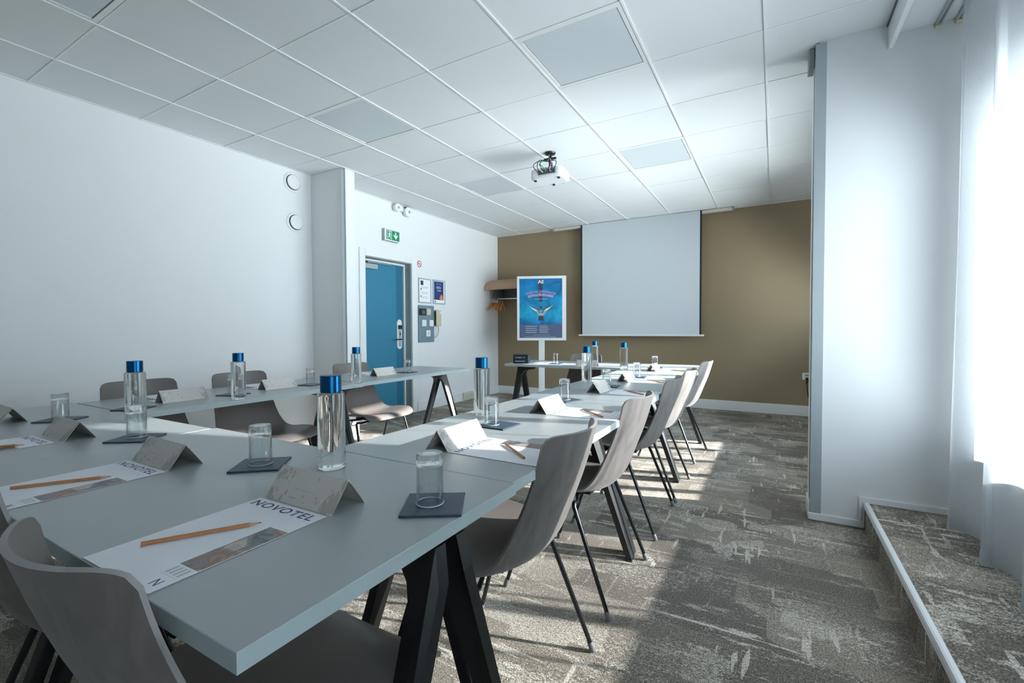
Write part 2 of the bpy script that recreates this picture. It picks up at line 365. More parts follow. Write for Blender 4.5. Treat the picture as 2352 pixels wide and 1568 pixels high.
# nosing of the platform
prof = [(0.431, PLAT - .022), (0.431, PLAT - .004), (0.434, PLAT + .005), (0.440, PLAT + .008), (0.452, PLAT + .007), (0.456, PLAT + .0015), (0.4368, PLAT + .0015), (0.4368, PLAT - .022)]
b = MB().mat(M['trim']); b.prism(prof, 'y', YF, 3.085); struct(b.build('trim_1'), 'rounded pale metal nosing along the platform edge', 'trim')

wl = MB().mat(M['wall'])
# left wall with the door opening (y 3.78-4.56, z to 1.965)
DY0, DY1, DZ = 3.775, 4.56, Z0 + 0.872
wl.box(XL - .25, YF, 0, XL, DY0, CEIL); wl.box(XL - .25, DY1, 0, XL, YB, CEIL); wl.box(XL - .25, DY0, DZ, XL, DY1, CEIL); wl.box(XL - .27, DY0, 0, XL - .25, DY1, DZ)
struct(wl.build('wall_left'), 'long white wall on the left, holding the teal door', 'wall')
b = MB().mat(M['beige']); b.box(XL - .25, YB, 0, XR + .2, YB + .15, CEIL + .2); struct(b.build('wall_far'), 'beige-brown far wall behind the projection screen', 'wall')
# end wall behind the camera with a wide window
b = MB().mat(M['wall']); b.box(XL - .25, YF - .15, 0, XR + .2, YF, CEIL + .2)
struct(b.build('wall_near'), 'white end wall behind the photographer', 'wall')
# right wall: low wall, sill, head, solid pieces between windows
b = MB().mat(M['wall'])
b.box(INX, YF, PLAT, XR + .2, 3.1, SILL); b.box(INX, 3.28, 0, XR + .2, YB, SILL2)
b.box(XR - .04, YF, HEAD, XR + .2, YB, CEIL + .3)
for y0, y1 in ((YF, -.65), (.45, 1.30), (2.93, 3.28), (5.30, 5.62), (6.5, YB)): b.box(XR - .04, y0, SILL, XR + .2, y1, HEAD)  # solid pieces added to keep sun off front table and glare off pier
b.box(XR - .04, 5.62, SILL, XR + .2, 6.5, .95); b.box(XR - .04, 3.28, HEAD2, XR + .2, 5.62, HEAD); b.box(XR - .04, 5.62, HEAD3, XR + .2, 6.5, HEAD); b.box(XR - .04, 5.30, SILL2, XR + .2, YB, SILL)
struct(b.build('wall_right'), 'white window wall on the right', 'wall')
# pier: short white wall standing out between the two window bays
b = MB().mat(M['wall']); b.box(0.205, 3.10, 0, XR, 3.28, CEIL + .05); struct(b.build('wall_pier'), 'white pier standing out between the window bays', 'wall')
b = MB().mat(M['alu']); b.box(0.205, 3.094, 0.043, 0.238, 3.1, CEIL - .005); b.box(0.186, 3.0941, 0.043, 0.2049, 3.149, CEIL - .005)
b.mat(M['alud']).box(0.1850, 3.150, 0.06, 0.2049, 3.172, CEIL - .16); b.mat(M['trim']).box(0.1835, 3.1725, 0.06, 0.2049, 3.28, CEIL - .005)
struct(b.build('trim_2'), 'grey metal corner profile on the edge of the pier', 'trim')
# grey-fronted column on the left wall and boxed pipe casing next to it
b = MB().mat(M['pier']); b.box(XL, 3.075, 0, -3.70, 3.08, CEIL); b.mat(M['wall']); b.box(XL, 3.08, 0, -3.70, 3.235, CEIL)
b.mat(M['trim']).box(-3.705, 3.110, 0, -3.672, 3.222, CEIL)
b.mat(M['wall']).box(XL, 3.235, 0, -3.74, 3.255, CEIL)
struct(b.build('wall_column'), 'column on the left wall, grey front and white side', 'wall')
b = MB().mat(M['pier']); b.box(-3.712, 3.068, 0, -3.692, 3.075, CEIL - .003); b.mat(M['jamb']).box(-3.692, 3.068, 0, -3.688, 3.108, CEIL - .003)
struct(b.build('trim_3'), 'slim corner bead on the column', 'trim')
# baseboards
BH = 0.13
b = MB().mat(M['trim']); b.box(XL + .0, YB - .014, 0, XR, YB, BH, .003); struct(b.build('baseboard_far'), 'white baseboard on the beige wall', 'baseboard')
b = MB().mat(M['trim'])
b.box(XL, YF, 0, XL + .014, 3.075, BH, .003); b.box(XL, DY1 + .10, 0, XL + .014, YB - .014, BH, .003); b.box(XL, 3.255, 0, XL + .014, DY0 - .10, BH, .003)
b.box(XL + .014, 3.061, 0, -3.69, 3.075, BH, .003); b.box(-3.70, 3.061, 0, -3.658, 3.235, BH + .012, .003)
struct(b.build('baseboard_left'), 'white baseboard along the left wall and column', 'baseboard')
b = MB().mat(M['trim'])
b.box(0.176, 3.088, 0.002, 0.436, 3.1, 0.042, .003); b.box(0.4095, 3.086, 0.0425, 0.4245, 3.1, PLAT + .035, .002)
b.box(0.4248, 3.086, PLAT + .002, INX, 3.1, PLAT + .035, .002); b.box(0.4255, 3.0885, 0.042, 0.436, 3.1, PLAT, .001)
b.box(0.176, 3.1, 0.002, 0.186, 3.28, 0.1, .002)
struct(b.build('baseboard_pier'), 'white stepped baseboard at the foot of the pier', 'baseboard')
# door and its frame
b = MB().mat(M['trim'])
fw = 0.085
b.box(XL, DY0 - fw, 0, XL + .018, DY0, DZ + fw, .004); b.box(XL, DY1, 0, XL + .018, DY1 + fw, DZ + fw, .004); b.box(XL, DY0, DZ, XL + .018, DY1, DZ + fw, .004)
b.mat(M['jamb']).box(XL - .14, DY1 - .012, 0, XL + .002, DY1, DZ); b.box(XL - .14, DY0, 0, XL + .002, DY0 + .012, DZ); b.box(XL - .14, DY0 + .012, DZ - .012, XL + .002, DY1 - .012, DZ)
b.mat(M['trim']).box(XL - .125, DY1 - .035, 0, XL - .095, DY1 - .012, DZ - .012); b.box(XL - .125, DY0 + .012, DZ - .035, XL - .095, DY1 - .035, DZ - .012)
struct(b.build('trim_4'), 'white casing around the teal door', 'trim')
dr = bpy.data.objects.new('door_1', None); COL.objects.link(dr); dr.location = (XL - .115, DY0 + .012, 0.006); struct(dr, 'teal blue flush door with a long white lock plate', 'door')
W = DY1 - DY0 - .05
b = MB().mat(M['door']); b.box(-.03, 0, 0, 0.0, W, DZ - .045, .003); b.mat(M['dooredge']).box(-.0, W - .12, 0.003, 0.0012, W - .003, DZ - .05); b.build('door_leaf', dr)
pl = MB().mat(M['white']); pts = []
pz0, pz1, pc, pr = Z0 - .255, Z0 + .13, W - .078, 0.042
poly = [(pc + pr * math.cos(a), pz1 - pr + pr * math.sin(a)) for a in [PI * i / 10 for i in range(11)]] + [(pc - pr * math.cos(a), pz0 + pr - pr * math.sin(a)) for a in [PI * i / 10 for i in range(11)]]
pl.prism(poly, 'x', 0.0012, 0.014); plo = pl.build('lock_plate', dr)
MB().mat(M['scrblk']).box(0.014, pc - .028, Z0 + .005, 0.03, pc + .034, Z0 + .058, .004).build('card_reader', plo)
b = MB().mat(M['alu']); b.box(0.0143, pc - .02, Z0 - .22, 0.018, pc + .025, Z0 + .0, .001); b.build('lock_cover', plo)
b = MB().mat(M['scrblk']); b.tube([(0.014, pc + .01, Z0 - .128), (0.045, pc + .01, Z0 - .128), (0.055, pc, Z0 - .128), (0.055, pc - .11, Z0 - .128)], .008); b.build('door_handle', plo, True)
b = MB().mat(M['scrblk']); b.box(0.018, pc - .004, Z0 - .075, 0.021, pc + .012, Z0 - .04); b.build('keyhole', plo)
b = MB().mat(M['alu']); b.box(0.0, 0.02, DZ - .135, .05, .26, DZ - .075, .004); b.build('door_closer', dr)
b = MB().mat(M['jamb']); b.box(0.01, 0.10, DZ - .07, .05, .13, DZ - .055); b.box(0.02, 0.11, DZ - .062, .04, .50, DZ - .05); b.build('closer_arm', dr)

# ceiling -----------------------------------------------------------------
GX0, GY0, G = -3.658, 1.021, 0.6
CX1 = 0.503
xs = [XL] + [GX0 + G * i for i in range(0, 7)] + [CX1]
ys = [YF] + [GY0 + G * j for j in range(-6, 10)] + [YB]
lights = {(1, -1), (1, 2), (1, 5), (4, -1), (4, 2), (4, 5)}      # cells between column c and row r lines
b = MB().mat(M['void']); b.box(XL, YF, CEIL + .012, XR + .1, YB, CEIL + .2)
hw = 0.0062
for i in range(len(xs) - 1):
    for j in range(len(ys) - 1):
        c, r = i - 1, j - 7
        if (c, r) in lights: continue
        dz = 0.0015 * (((i * 7 + j * 13) % 5) - 2)
        b.mat(M['tile']).box(xs[i] + .003, ys[j] + .003, CEIL + .0035 + dz * .4, xs[i + 1] - .003, ys[j + 1] - .003, CEIL + .013, .0018)
b.mat(M['tile']).box(CX1, 3.28, CEIL, XR + .1, YB, CEIL + .013)
struct(b.build('ceiling'), 'white suspended ceiling of square tiles', 'ceiling')
b = MB().mat(M['bar'])
for x in xs[1:-1]: b.box(x - hw, YF, CEIL - .0025, x + hw, YB, CEIL + .004, .001)
for y in ys[1:-1]: b.box(XL, y - .005, CEIL + .0002, CX1, y + .005, CEIL + .004)
b.box(XL, YF, CEIL - .001, XL + .018, YB, CEIL + .004)
b.box(XL, YB - .02, CEIL - .001, CX1, YB, CEIL + .004)
struct(b.build('trim_5'), 'thin white grid bars between the ceiling tiles', 'trim')
# fascia and lower plaster strip above the windows
b = MB().mat(M['trim']); b.box(CX1, YF, Z0 + 1.462, CX1 + .022, 3.1, CEIL + .01, .002); b.mat(M['alud']).box(CX1 - .006, YF, CEIL - .008, CX1, 3.1, CEIL + .01)
struct(b.build('trim_6'), 'white fascia board at the window side of the ceiling', 'trim')
b = MB().mat(M['wall']); b.box(CX1 + .022, YF, Z0 + 1.535, XR + .1, 3.1, CEIL + .2); struct(b.build('ceiling'), 'plain plaster strip of ceiling above the curtain tracks', 'ceiling')
for k, (x, lab) in enumerate(((0.700, 'pale metal curtain rail nearer the room, carrying the blue drape'), (0.775, 'pale metal curtain rail nearer the window, carrying the sheer'))):
    t = thing('curtain_rail', lab, 'curtain rail', (x, 0, Z0 + 1.535), 0, 'curtain rails')
    b = MB().mat(M['alu']); b.prism([(-.012, 0), (-.012, -.020), (-.004, -.020), (-.004, -.012), (.004, -.012), (.004, -.020), (.012, -.020), (.012, 0)], 'y', YF + .02, 3.09); b.build('rail', t)
    MB().mat(M['cream']).box(-.014, 3.075, -.03, .014, 3.099, -.001, .003).build('end_stop', t)
# windows
def window(n, y0, y1, lab, mull, SILL=SILL, HEAD=HEAD):
    w = bpy.data.objects.new('window_%d' % n, None); COL.objects.link(w); w.location = (XR, y0, SILL); struct(w, lab, 'window')
    H = HEAD - SILL; Wd = y1 - y0
    b = MB().mat(M['trim']); f = .05
    b.box(-.03, 0, 0, .04, Wd, f); b.box(-.03, 0, H - f, .04, Wd, H); b.box(-.03, 0, f, .04, f, H - f); b.box(-.03, 0, f, .04, f + .001, H - f)
    b.box(-.03, Wd - f, f, .04, Wd, H - f); b.box(-.03, 0.001, f, .04, f, H - f)
    for i in range(1, mull): b.box(-.03, Wd * i / mull - .03, f, .04, Wd * i / mull + .03, H - f)
    b.box(-.028, f, 2.075 - SILL, .038, Wd - f, HEAD - SILL - .09)
    b.build('window_frame', w)
    MB().mat(M['pane']).box(0, f, f, .006, Wd - f, H - f).build('window_glass', w)
    MB().mat(M['trim']).box(INX - XR - .012, 0, -.002, -.04, Wd, .012, .003).build('window_sill', w)
    return w
window(1, 1.30, 2.93, 'wide window on the right behind the sheer curtain', 2)
window(4, -.65, .45, 'window to the right of the camera', 1)
window(2, 3.28, 5.30, 'window in the far bay beyond the pier', 5, SILL2, HEAD2)  # mullions added out of view to break the far sun into stripes
window(3, 5.62, 6.5, 'added unseen window at the end of the far bay, lighting the beige wall', 1, .95, HEAD3)  # unseen, added to light the beige wall; high sill keeps sun off the floor
# curtains
def curtain(name, label, mat, x0, ya, yb, per, amp, ov, ztop, zbot, seed, lean=0.0, n=24):
    rnd = random.Random(seed); t = thing(name, label, 'curtain', (x0, (ya + yb) / 2, zbot))
    steps = int(abs(ya - yb) / per * n) + 1; zs = 22; vs = []; fs = []
    ph = [rnd.uniform(-.35, .35) for _ in range(40)]; am = [rnd.uniform(.75, 1.2) for _ in range(40)]
    for i in range(steps + 1):
        phi = 2 * PI * i / n
        k = int(i / n); fr = i / n - k
        a = am[k] * (1 - fr) + am[k + 1] * fr; pp = ph[k] * (1 - fr) + ph[k + 1] * fr
        for j in range(zs + 1):
            q = j / zs; z = ztop + (zbot - ztop) * q
            sp = 0.75 + .35 * q
            x = x0 - amp * a * sp * math.cos(phi + pp) + .006 * math.sin(3 * phi + 2 * q) + lean * (q - .5)
            y = ya - per * i / n + ov * sp * math.sin(phi + pp)
            vs.append((x - t.location.x, y - t.location.y, z - zbot))
    for i in range(steps):
        for j in range(zs):
            a0 = i * (zs + 1) + j; fs.append((a0, a0 + 1, a0 + zs + 2, a0 + zs + 1))
    b = MB().mat(mat); b.add(vs, fs); o = b.build('curtain_cloth', t, True, angle=180)
    # hem: a doubled strip along the lower edge
    hv = []; hf = []
    for i in range(steps + 1):
        for j, dz in enumerate((0.0, 0.05)):
            p = Vector(vs[i * (zs + 1) + zs]); p2 = Vector(vs[i * (zs + 1) + zs - 1])
            pt = p.lerp(p2, dz / max(.001, (p2 - p).length)); hv.append((pt.x - .0015, pt.y, pt.z))
    for i in range(steps): hf.append((2 * i, 2 * i + 1, 2 * i + 3, 2 * i + 2))
    b = MB().mat(mat); b.add(hv, hf); b.build('hem', t, True, angle=180)
    return t
RAILZ = Z0 + 1.535 - .022
curtain('sheer_curtain', 'floor-length white sheer curtain hanging in soft folds before the right window', M['sheer'], 0.762, 2.845, 1.25, 0.36, 0.042, 0.075, RAILZ, PLAT + .012, 3)
curtain('sheer_curtain', 'added unseen sheer curtain right of the camera, tightly folded to diffuse the sun', M['sheer'], 0.775, 1.17, -.75, 0.105, 0.045, 0.080, RAILZ, PLAT + .012, 9, n=16)  # out of view, added so near light enters diffused with little direct sun
curtain('blackout_drape', 'blue-grey heavy drape at the far right edge beside the sheer curtain', M['blackout'], 0.625, 1.50, 1.18, 0.11, 0.045, 0.030, RAILZ, PLAT + .01, 5, lean=-.13)

# ------------------------------------------------------------------ ceiling lights
lp = None
CL = {(1, 2): 'grey square ceiling light panel above the left table row, nearer of two on that side',
      (4, 2): 'largest grey square ceiling light panel, top centre, nearest above the right table row',
      (1, 5): 'small grey ceiling light panel left of the projector',
      (4, 5): 'grey ceiling light panel right of the projector, near the screen',
      (1, -1): 'ceiling light panel cut by the top left corner of the photo'}
for (c, r), lab in CL.items():
    x = GX0 + G * c + G / 2; y = GY0 + G * r + G / 2
    if lp is None:
        lp = thing('ceiling_light_panel', lab, 'ceiling light', (x, y, CEIL), 0, 'square ceiling light panels')
        h = G / 2 - .006
        b = MB().mat(M['bar'])
        for (a0, b0, a1, b1) in ((-h, -h, h, -h + .026), (-h, h - .026, h, h), (-h, -h + .026, -h + .026, h - .026), (h - .026, -h + .026, h, h - .026)):
            b.box(a0, b0, 0.001, a1, b1, .012, .0015)
        g = h - .026
        b.mat(M['void'])
        for (a0, b0, a1, b1) in ((-g, -g, g, -g + .004), (-g, g - .004, g, g), (-g, -g, -g + .004, g), (g - .004, -g, g, g)): b.box(a0, b0, .006, a1, b1, .012)
        b.build('frame', lp)
        g -= .004
        b = MB().mat(M['diff']); b.box(-g, -g, .004, g, g, .012, .001); b.build('diffuser', lp)
    else: dup(lp, (x, y, CEIL), 0, lab)

# ------------------------------------------------------------------ tables
def table(name_lab, cx, cy, rz, L, Wd, shift=0.0, first=None, trestles=(True, True)):
    """local x along the length; trestle offset 'shift' along local y"""
    t = thing('folding_table', name_lab, 'table', (cx, cy, 0), rz, 'grey trestle conference tables')
    h = L / 2; w = Wd / 2
    b = MB().mat(M['top']); z1 = TOP; z0 = TOP - .025
    b.add([(-h + .001, -w + .001, z1), (h - .001, -w + .001, z1), (h - .001, w - .001, z1), (-h + .001, w - .001, z1)], [(0, 1, 2, 3)])
    b.add([(-h, -w, z0), (h, -w, z0), (h, w, z0), (-h, w, z0)], [(3, 2, 1, 0)])
    b.mat(M['edge']); b.rings([[(-h, -w, z0), (h, -w, z0), (h, w, z0), (-h, w, z0)], [(-h, -w, z1 - .001), (h, -w, z1 - .001), (h, w, z1 - .001), (-h, w, z1 - .001)], [(-h + .001, -w + .001, z1), (h - .001, -w + .001, z1), (h - .001, w - .001, z1), (-h + .001, w - .001, z1)]], False, False)
    b.build('tabletop', t)
    # trestle legs: bent flat bars, an arm under the top turning down into a splayed leg
    zt = TOP - .040
    poly = [(.012, zt), (.185, zt), (.175, zt - .035), (.118, zt - .042), (.094, zt - .052), (.074, zt - .072), (.063, zt - .100), (.048, 0.012), (.0, 0.012), (.0, zt - .068)]
    for sx in (-1, 1):
        for sy in (-1, 1):
            b = MB().mat(M['black']); rs = []
            th = .0145
            for off in (-th, th):
                ring = []
                for (l, z) in poly:
                    y = shift + sy * (.031 + max(0, (zt - .05) - z) * .345) + off
                    ring.append((sx * (h - l - .002), y, z))
                rs.append(ring)
            b.rings(rs); lo = b.build('trestle_leg', t)
            b = MB().mat(M['tube']); fy = shift + sy * (.031 + (zt - .06) * .345)
            b.box(sx * (h - .003), fy - .014, 0.0, sx * (h - .052), fy + .014, .014, .003); b.build('foot_pad', lo)
    for sx in (-1, 1):
        b = MB().mat(M['black']); b.box(sx * (h - .125), shift - .055, zt - .0005, sx * (h - .180), shift + .055, TOP - .0255, .002); b.build('mounting_plate', t)
    return t
# front row (its length runs along x), right and left side rows (length along y), far table
table('grey trestle table nearest the camera, its corner at bottom centre', (-0.505 - 1.741) / 2, 0.580, .006, 1.236, 0.624, 0.088)
table('grey trestle table at the lower left edge, beside the nearest table', (-1.743 - 2.985) / 2, 0.556, .014, 1.238, 0.620, 0.06)
RX = -0.8225
table('first table of the right-hand row, touching the nearest table', RX, (0.8965 + 2.161) / 2, PI / 2, 1.2645, 0.615, 0.015)
table('middle table of the right-hand row', RX - .012, (2.165 + 3.420) / 2, PI / 2, 1.253, 0.615, 0.012)
table('last table of the right-hand row, in front of the screen', RX - .022, (3.422 + 4.675) / 2, PI / 2, 1.253, 0.615, 0.012)
table('first table of the left-hand row, meeting the front row at the corner', -2.66, (0.868 + 2.125) / 2, PI / 2 + .012, 1.253, 0.615, 0.0)
table('far table of the left-hand row, its open end by the teal door', -2.70, (2.132 + 3.40) / 2, PI / 2 + .012, 1.262, 0.615, 0.0)
table('table across the far end, carrying the small black box', (-2.42 - 1.155) / 2, 4.355, 0.012, 1.258, 0.615, 0.0)

# ------------------------------------------------------------------ chairs
def shell_point(s, v):
    prof = [(-.046, .824), (-.036, .790), (-.020, .735), (.002, .670), (.026, .608), (.050, .545), (.074, .492), (.106, .450), (.152, .428), (.220, .422), (.295, .431), (.370, .442), (.430, .449), (.468, .446), (.495, .434), (.506, .422)]
    wid = [.168, .171, .175, .181, .188, .197, .208, .219, .228, .234, .237, .238, .237, .232, .220, .210]
    cb = [.060, .056, .053, .051, .050, .051, .052, .050, .034, .012, .0, .0, .0, .0, .0, .0]
    cu = [.003, .0, .0, .0, .001, .004, .012, .022, .032, .037, .037, .033, .026, .017, .008, .002]
    n = len(prof) - 1; t = max(0.0, min(1.0, s)) * n; k = min(int(t), n - 1); f = t - k
    def cr(arr):
        p0, p1, p2, p3 = (arr[max(k - 1, 0)], arr[k], arr[k + 1], arr[min(k + 2, n)])
        return 0.5 * ((2 * p1) + (-p0 + p2) * f + (2 * p0 - 5 * p1 + 4 * p2 - p3) * f * f + (-p0 + 3 * p1 - 3 * p2 + p3) * f ** 3)
    u = cr([p[0] for p in prof]); z = cr([p[1] for p in prof]); w = cr(wid); a = cr(cb); c = cr(cu)
    e = abs(v) ** 2.15
    return Vector((v * w, u + a * e, z + c * e))
def make_shell_mesh():
    NS, NV = 64, 40; top = []; 
    def smap(i, v):
        av = abs(v); c0 = .68; q = 0 if av < c0 else (av - c0) / (1 - c0)
        s0 = .052 * (1 - math.sqrt(max(0, 1 - q * q))); c1 = .45; q1 = 0 if av < c1 else (av - c1) / (1 - c1)
        s1 = 1 - .075 * (1 - math.sqrt(max(0, 1 - q1 * q1 * .98)))
        return s0 + (s1 - s0) * i / NS
    P = [[shell_point(smap(i, -1 + 2 * j / NV), -1 + 2 * j / NV) for j in range(NV + 1)] for i in range(NS + 1)]
    Nn = [[None] * (NV + 1) for _ in range(NS + 1)]
    for i in range(NS + 1):
        for j in range(NV + 1):
            du = P[min(i + 1, NS)][j] - P[max(i - 1, 0)][j]; dv = P[i][min(j + 1, NV)] - P[i][max(j - 1, 0)]
            Nn[i][j] = du.cross(dv).normalized()
    # outer side = away from the sitter: down for the seat, backwards for the back
    if Nn[NS * 3 // 4][NV // 2].z > 0: sg = -1
    else: sg = 1
    th = .0085; b = MB(); W1 = NV + 1
    b.mat(M['shell']); vs = []; 
    for i in range(NS + 1):
        for j in range(NV + 1): vs.append(P[i][j])
    inn = len(vs)
    for i in range(NS + 1):
        for j in range(NV + 1): vs.append(P[i][j] + Nn[i][j] * sg * th)
    fs = []; fo = []; fr = []
    for i in range(NS):
        for j in range(NV):
            a = i * W1 + j; fs.append((a, a + 1, a + W1 + 1, a + W1)); fo.append((inn + a, inn + a + W1, inn + a + W1 + 1, inn + a + 1))
    per = [(0, j) for j in range(NV + 1)] + [(i, NV) for i in range(1, NS + 1)] + [(NS, j) for j in range(NV - 1, -1, -1)] + [(i, 0) for i in range(NS - 1, 0, -1)]
    idx = [i * W1 + j for i, j in per]
    for k in range(len(idx)):
        a, c = idx[k], idx[(k + 1) % len(idx)]; fr.append((a, inn + a, inn + c, c))
    b.add(vs, fs + fo + fr)
    k = len(fs); b.mat(M['shellback']); mb = b.m; b.mat(M['shelledge']); me_ = b.m
    for q in range(len(fs), len(fs) + len(fo)): b.mi[q] = mb
    for q in range(len(fs) + len(fo), len(b.f)): b.mi[q] = me_
    return b
def make_chair(label):
    t = thing('shell_chair', label, 'chair', (0, 0, 0), 0, 'taupe shell chairs')
    make_shell_mesh().build('seat_shell', t, True, (0, -.25, 0), angle=50)
    # under-frame: loop of tube with side arms under the seat
    b = MB().mat(M['tube'])
    for y0, e in ((-.055, -.035), (.120, .02)):
        b.tube([(-.228, y0, .405), (-.19, y0, .400), (-.11, y0 - e, .398), (.11, y0 - e, .398), (.19, y0, .400), (.228, y0, .405)], .0075, 8)
    b.box(-.09, -.07, .398, .09, .13, .411); b.build('under_frame', t, True)
    for sx in (-1, 1):
        for (y0, y1) in ((-.055, -.207), (.120, .238)):
            b = MB().mat(M['tube']); tp = Vector((sx * .233, y0, .405)); ft = Vector((sx * .262, y1, .022))
            b.tube([tp + Vector((-sx * .03, 0, -.003)), tp + Vector((-sx * .008, 0, .001)), tp.lerp(ft, .03), ft], [.008, .0088, .0090, .0080], 12); lg = b.build('leg', t, True)
            d = (ft - tp).normalized()
            b = MB().mat(M['glide']); b.tube([ft - d * .012, ft, ft + d * .014, (ft + d * .02)], [.0098, .0108, .0108, .009], 12); b.build('foot_glide', lg, True)
        b = MB().mat(M['tube']); b.tube([(sx * .19, .02, .405), (sx * .20, .02, .388), (sx * .205, .03, .376), (sx * .205, .06, .376), (sx * .205, .07, .388)], .0035, 8); b.build('linking_hook', t, True)
    return t
ch = []
def place(x, y, rz, label):
    """x,y: point on the floor below the middle of the back rim"""
    f = Vector((-math.sin(rz), math.cos(rz)))
    loc = (x + f.x * .25, y + f.y * .25, 0)
    if not ch:
        c = make_chair(label); c.location = loc; c.rotation_euler = (0, 0, rz); ch.append(c)
    else: ch.append(dup(ch[0], loc, rz, label))
H = PI / 2
place(-0.487, 1.190, H, 'taupe shell chair first in the right-hand row, nearest the camera on that side')
place(-0.485, 1.900, H - .02, 'taupe shell chair second in the right-hand row, behind the nearest one')
place(-0.490, 2.650, H + .02, 'taupe shell chair third in the right-hand row, back in shadow')
place(-0.490, 3.235, H, 'taupe shell chair fourth in the right-hand row')
place(-0.500, 4.170, H - .05, 'taupe shell chair last in the right-hand row, nearest the beige wall')
place(-0.800, 0.220, 0, 'taupe shell chair seen from behind at the bottom left corner of the nearest table')
place(-1.415, 0.232, 0.02, 'taupe shell chair cut by the left edge, left of the nearest chair back')
place(-3.030, 1.150, -H, 'taupe shell chair by the left wall, leftmost of three behind the left-hand row')
place(-3.030, 1.690, -H, 'taupe shell chair by the left wall, middle of three, seat seen under the table')
place(-3.030, 2.590, -H - .06, 'taupe shell chair in front of the teal door')
place(-1.768, 4.700, PI, 'taupe shell chair behind the far table, facing the room')

# ------------------------------------------------------------------ table things
def make_bottle(label):
    t = thing('water_bottle', label, 'bottle', (0, 0, 0), 0, 'glass water bottles with blue caps')
    R = .0335; b = MB().mat(M['glass'])
    prof = [(.0, 0.0035), (.022, .0030), (.029, 0), (.0325, .002), (R, .006), (.0330, .0135), (R, .018), (R, .184), (.0325, .1905), (.029, .1925), (.0, .1928)]
    b.lathe(prof, 64, cap0=False, cap1=False); b.build('glass_body', t, True, angle=50, weld=True)
    b = MB().mat(M['cap']); b.lathe([(.0, .1934), (.0245, .1934), (.0255, .1945), (.0255, .2345), (.0245, .2362), (.0, .2365)], 48, cap0=False, cap1=False); b.build('cap', t, True, angle=30, weld=True)
    return t
BT = [(-0.977, .773, 'glass water bottle with blue cap on the nearest table, tallest in the photo'),
      (-2.131, .795, 'glass water bottle with blue cap behind an upturned glass on the front-left table'),
      (-2.383, 1.325, 'leftmost glass water bottle standing on the left-hand row, before a chair by the wall'),
      (-2.448, 2.143, 'glass water bottle on the left-hand row, in front of the white column and door edge'),
      (-1.042, 1.560, 'glass water bottle on the first right-hand table, behind an upturned glass'),
      (-1.086, 2.889, 'glass water bottle on the middle right-hand table, below the left edge of the screen'),
      (-1.490, 4.180, 'glass water bottle on the far table, mostly hidden by the bottle in front'),
      (-1.107, 3.833, 'glass water bottle on the last right-hand table, below the middle of the screen')]
p0 = None
for x, y, lab in BT:
    if p0 is None: p0 = make_bottle(lab); p0.location = (x, y, TOP)
    else: dup(p0, (x, y, TOP), random.uniform(0, 6), lab)

def make_glass(label):
    t = thing('tumbler', label, 'glass', (0, 0, 0), 0, 'upturned glass tumblers')
    b = MB().mat(M['wallglass']); b.lathe([(.0274, .0022), (.0268, .030), (.0262, .0772)], 48, cap0=False, cap1=False); b.lathe([(.0254, .0022), (.0250, .030), (.0243, .0772)], 48, cap0=False, cap1=False); b.build('glass_wall', t, True, angle=50)
    b = MB().mat(M['rim']); n = 48; rs = [[((.0272 + .0012 * math.cos(2 * PI * k / 8)) * math.cos(2 * PI * i / n), (.0272 + .0012 * math.cos(2 * PI * k / 8)) * math.sin(2 * PI * i / n), .0012 + .0012 * math.sin(2 * PI * k / 8)) for i in range(n)] for k in range(9)]
    b.rings(rs, False, False); b.build('rim', t, True, weld=True)
    b = MB().mat(M['tglass']); b.lathe([(.0, .0795), (.0200, .0790), (.0240, .0774), (.0262, .0772), (.0262, .0985), (.0245, .1010), (.0, .1005)], 48, cap0=False, cap1=False); b.build('thick_base', t, True, angle=35, weld=True)
    return t
def make_coaster(label):
    t = thing('coaster', label, 'coaster', (0, 0, 0), 0, 'navy slate coasters')
    b = MB().mat(M['coaster']); s = .0585; rnd = random.Random(2); n = 8
    ring = []
    for (ax, ay, bx, by) in ((-s, -s, s, -s), (s, -s, s, s), (s, s, -s, s), (-s, s, -s, -s)):
        for k in range(n):
            f = k / n; ring.append((ax + (bx - ax) * f + rnd.uniform(-.0006, .0006), ay + (by - ay) * f + rnd.uniform(-.0006, .0006)))
    b.rings([[(x * .99, y * .99, 0) for x, y in ring], [(x, y, .0012) for x, y in ring], [(x, y, .0038) for x, y in ring], [(x * .99, y * .99, .005) for x, y in ring]])
    b.build('slate', t)
    return t
GL = [  # coaster x, y, rz, glass dx, dy, text
    (-.585, .702, .56, -.008, -.002, 'on the nearest table beside the front leaf card'),
    (-1.152, .693, .70, 0, 0, 'between the two nearest leaf cards'),
    (-1.797, .668, .60, -.012, .008, 'in front of the bottle on the front-left table'),
    (-2.440, .665, .66, .0, .0, 'at the far left of the front row, behind a leaf card'),
    (-2.500, .925, .60, .0, .0, 'at the corner where the left-hand row begins, seen behind a bottle'),
    (-2.560, 1.395, .3, .0, .0, 'behind the leftmost standing bottle of the left-hand row'),
    (-2.575, 1.885, .2, .0, .0, 'between the second and third leaf cards of the left-hand row'),
    (-2.620, 2.825, .1, .0, .0, 'at the open end of the left-hand row, by the door frame'),
    (-.868, 1.408, -.05, -.022, -.012, 'in front of the bottle on the first right-hand table'),
    (-.885, 2.070, -.4, -.008, .0, 'between the second and third cards of the right-hand row'),
    (-.870, 2.700, .12, -.022, .02, 'behind the third card of the right-hand row'),
    (-.860, 3.320, .1, -.01, .02, 'in front of the bottle on the last right-hand table'),
    (-.925, 4.200, .1, -.005, .0, 'at the far end of the right-hand row, against the beige wall'),
    (-1.925, 4.240, .1, .0, .0, 'on the far table, right of the black box')]
c0 = g0 = None
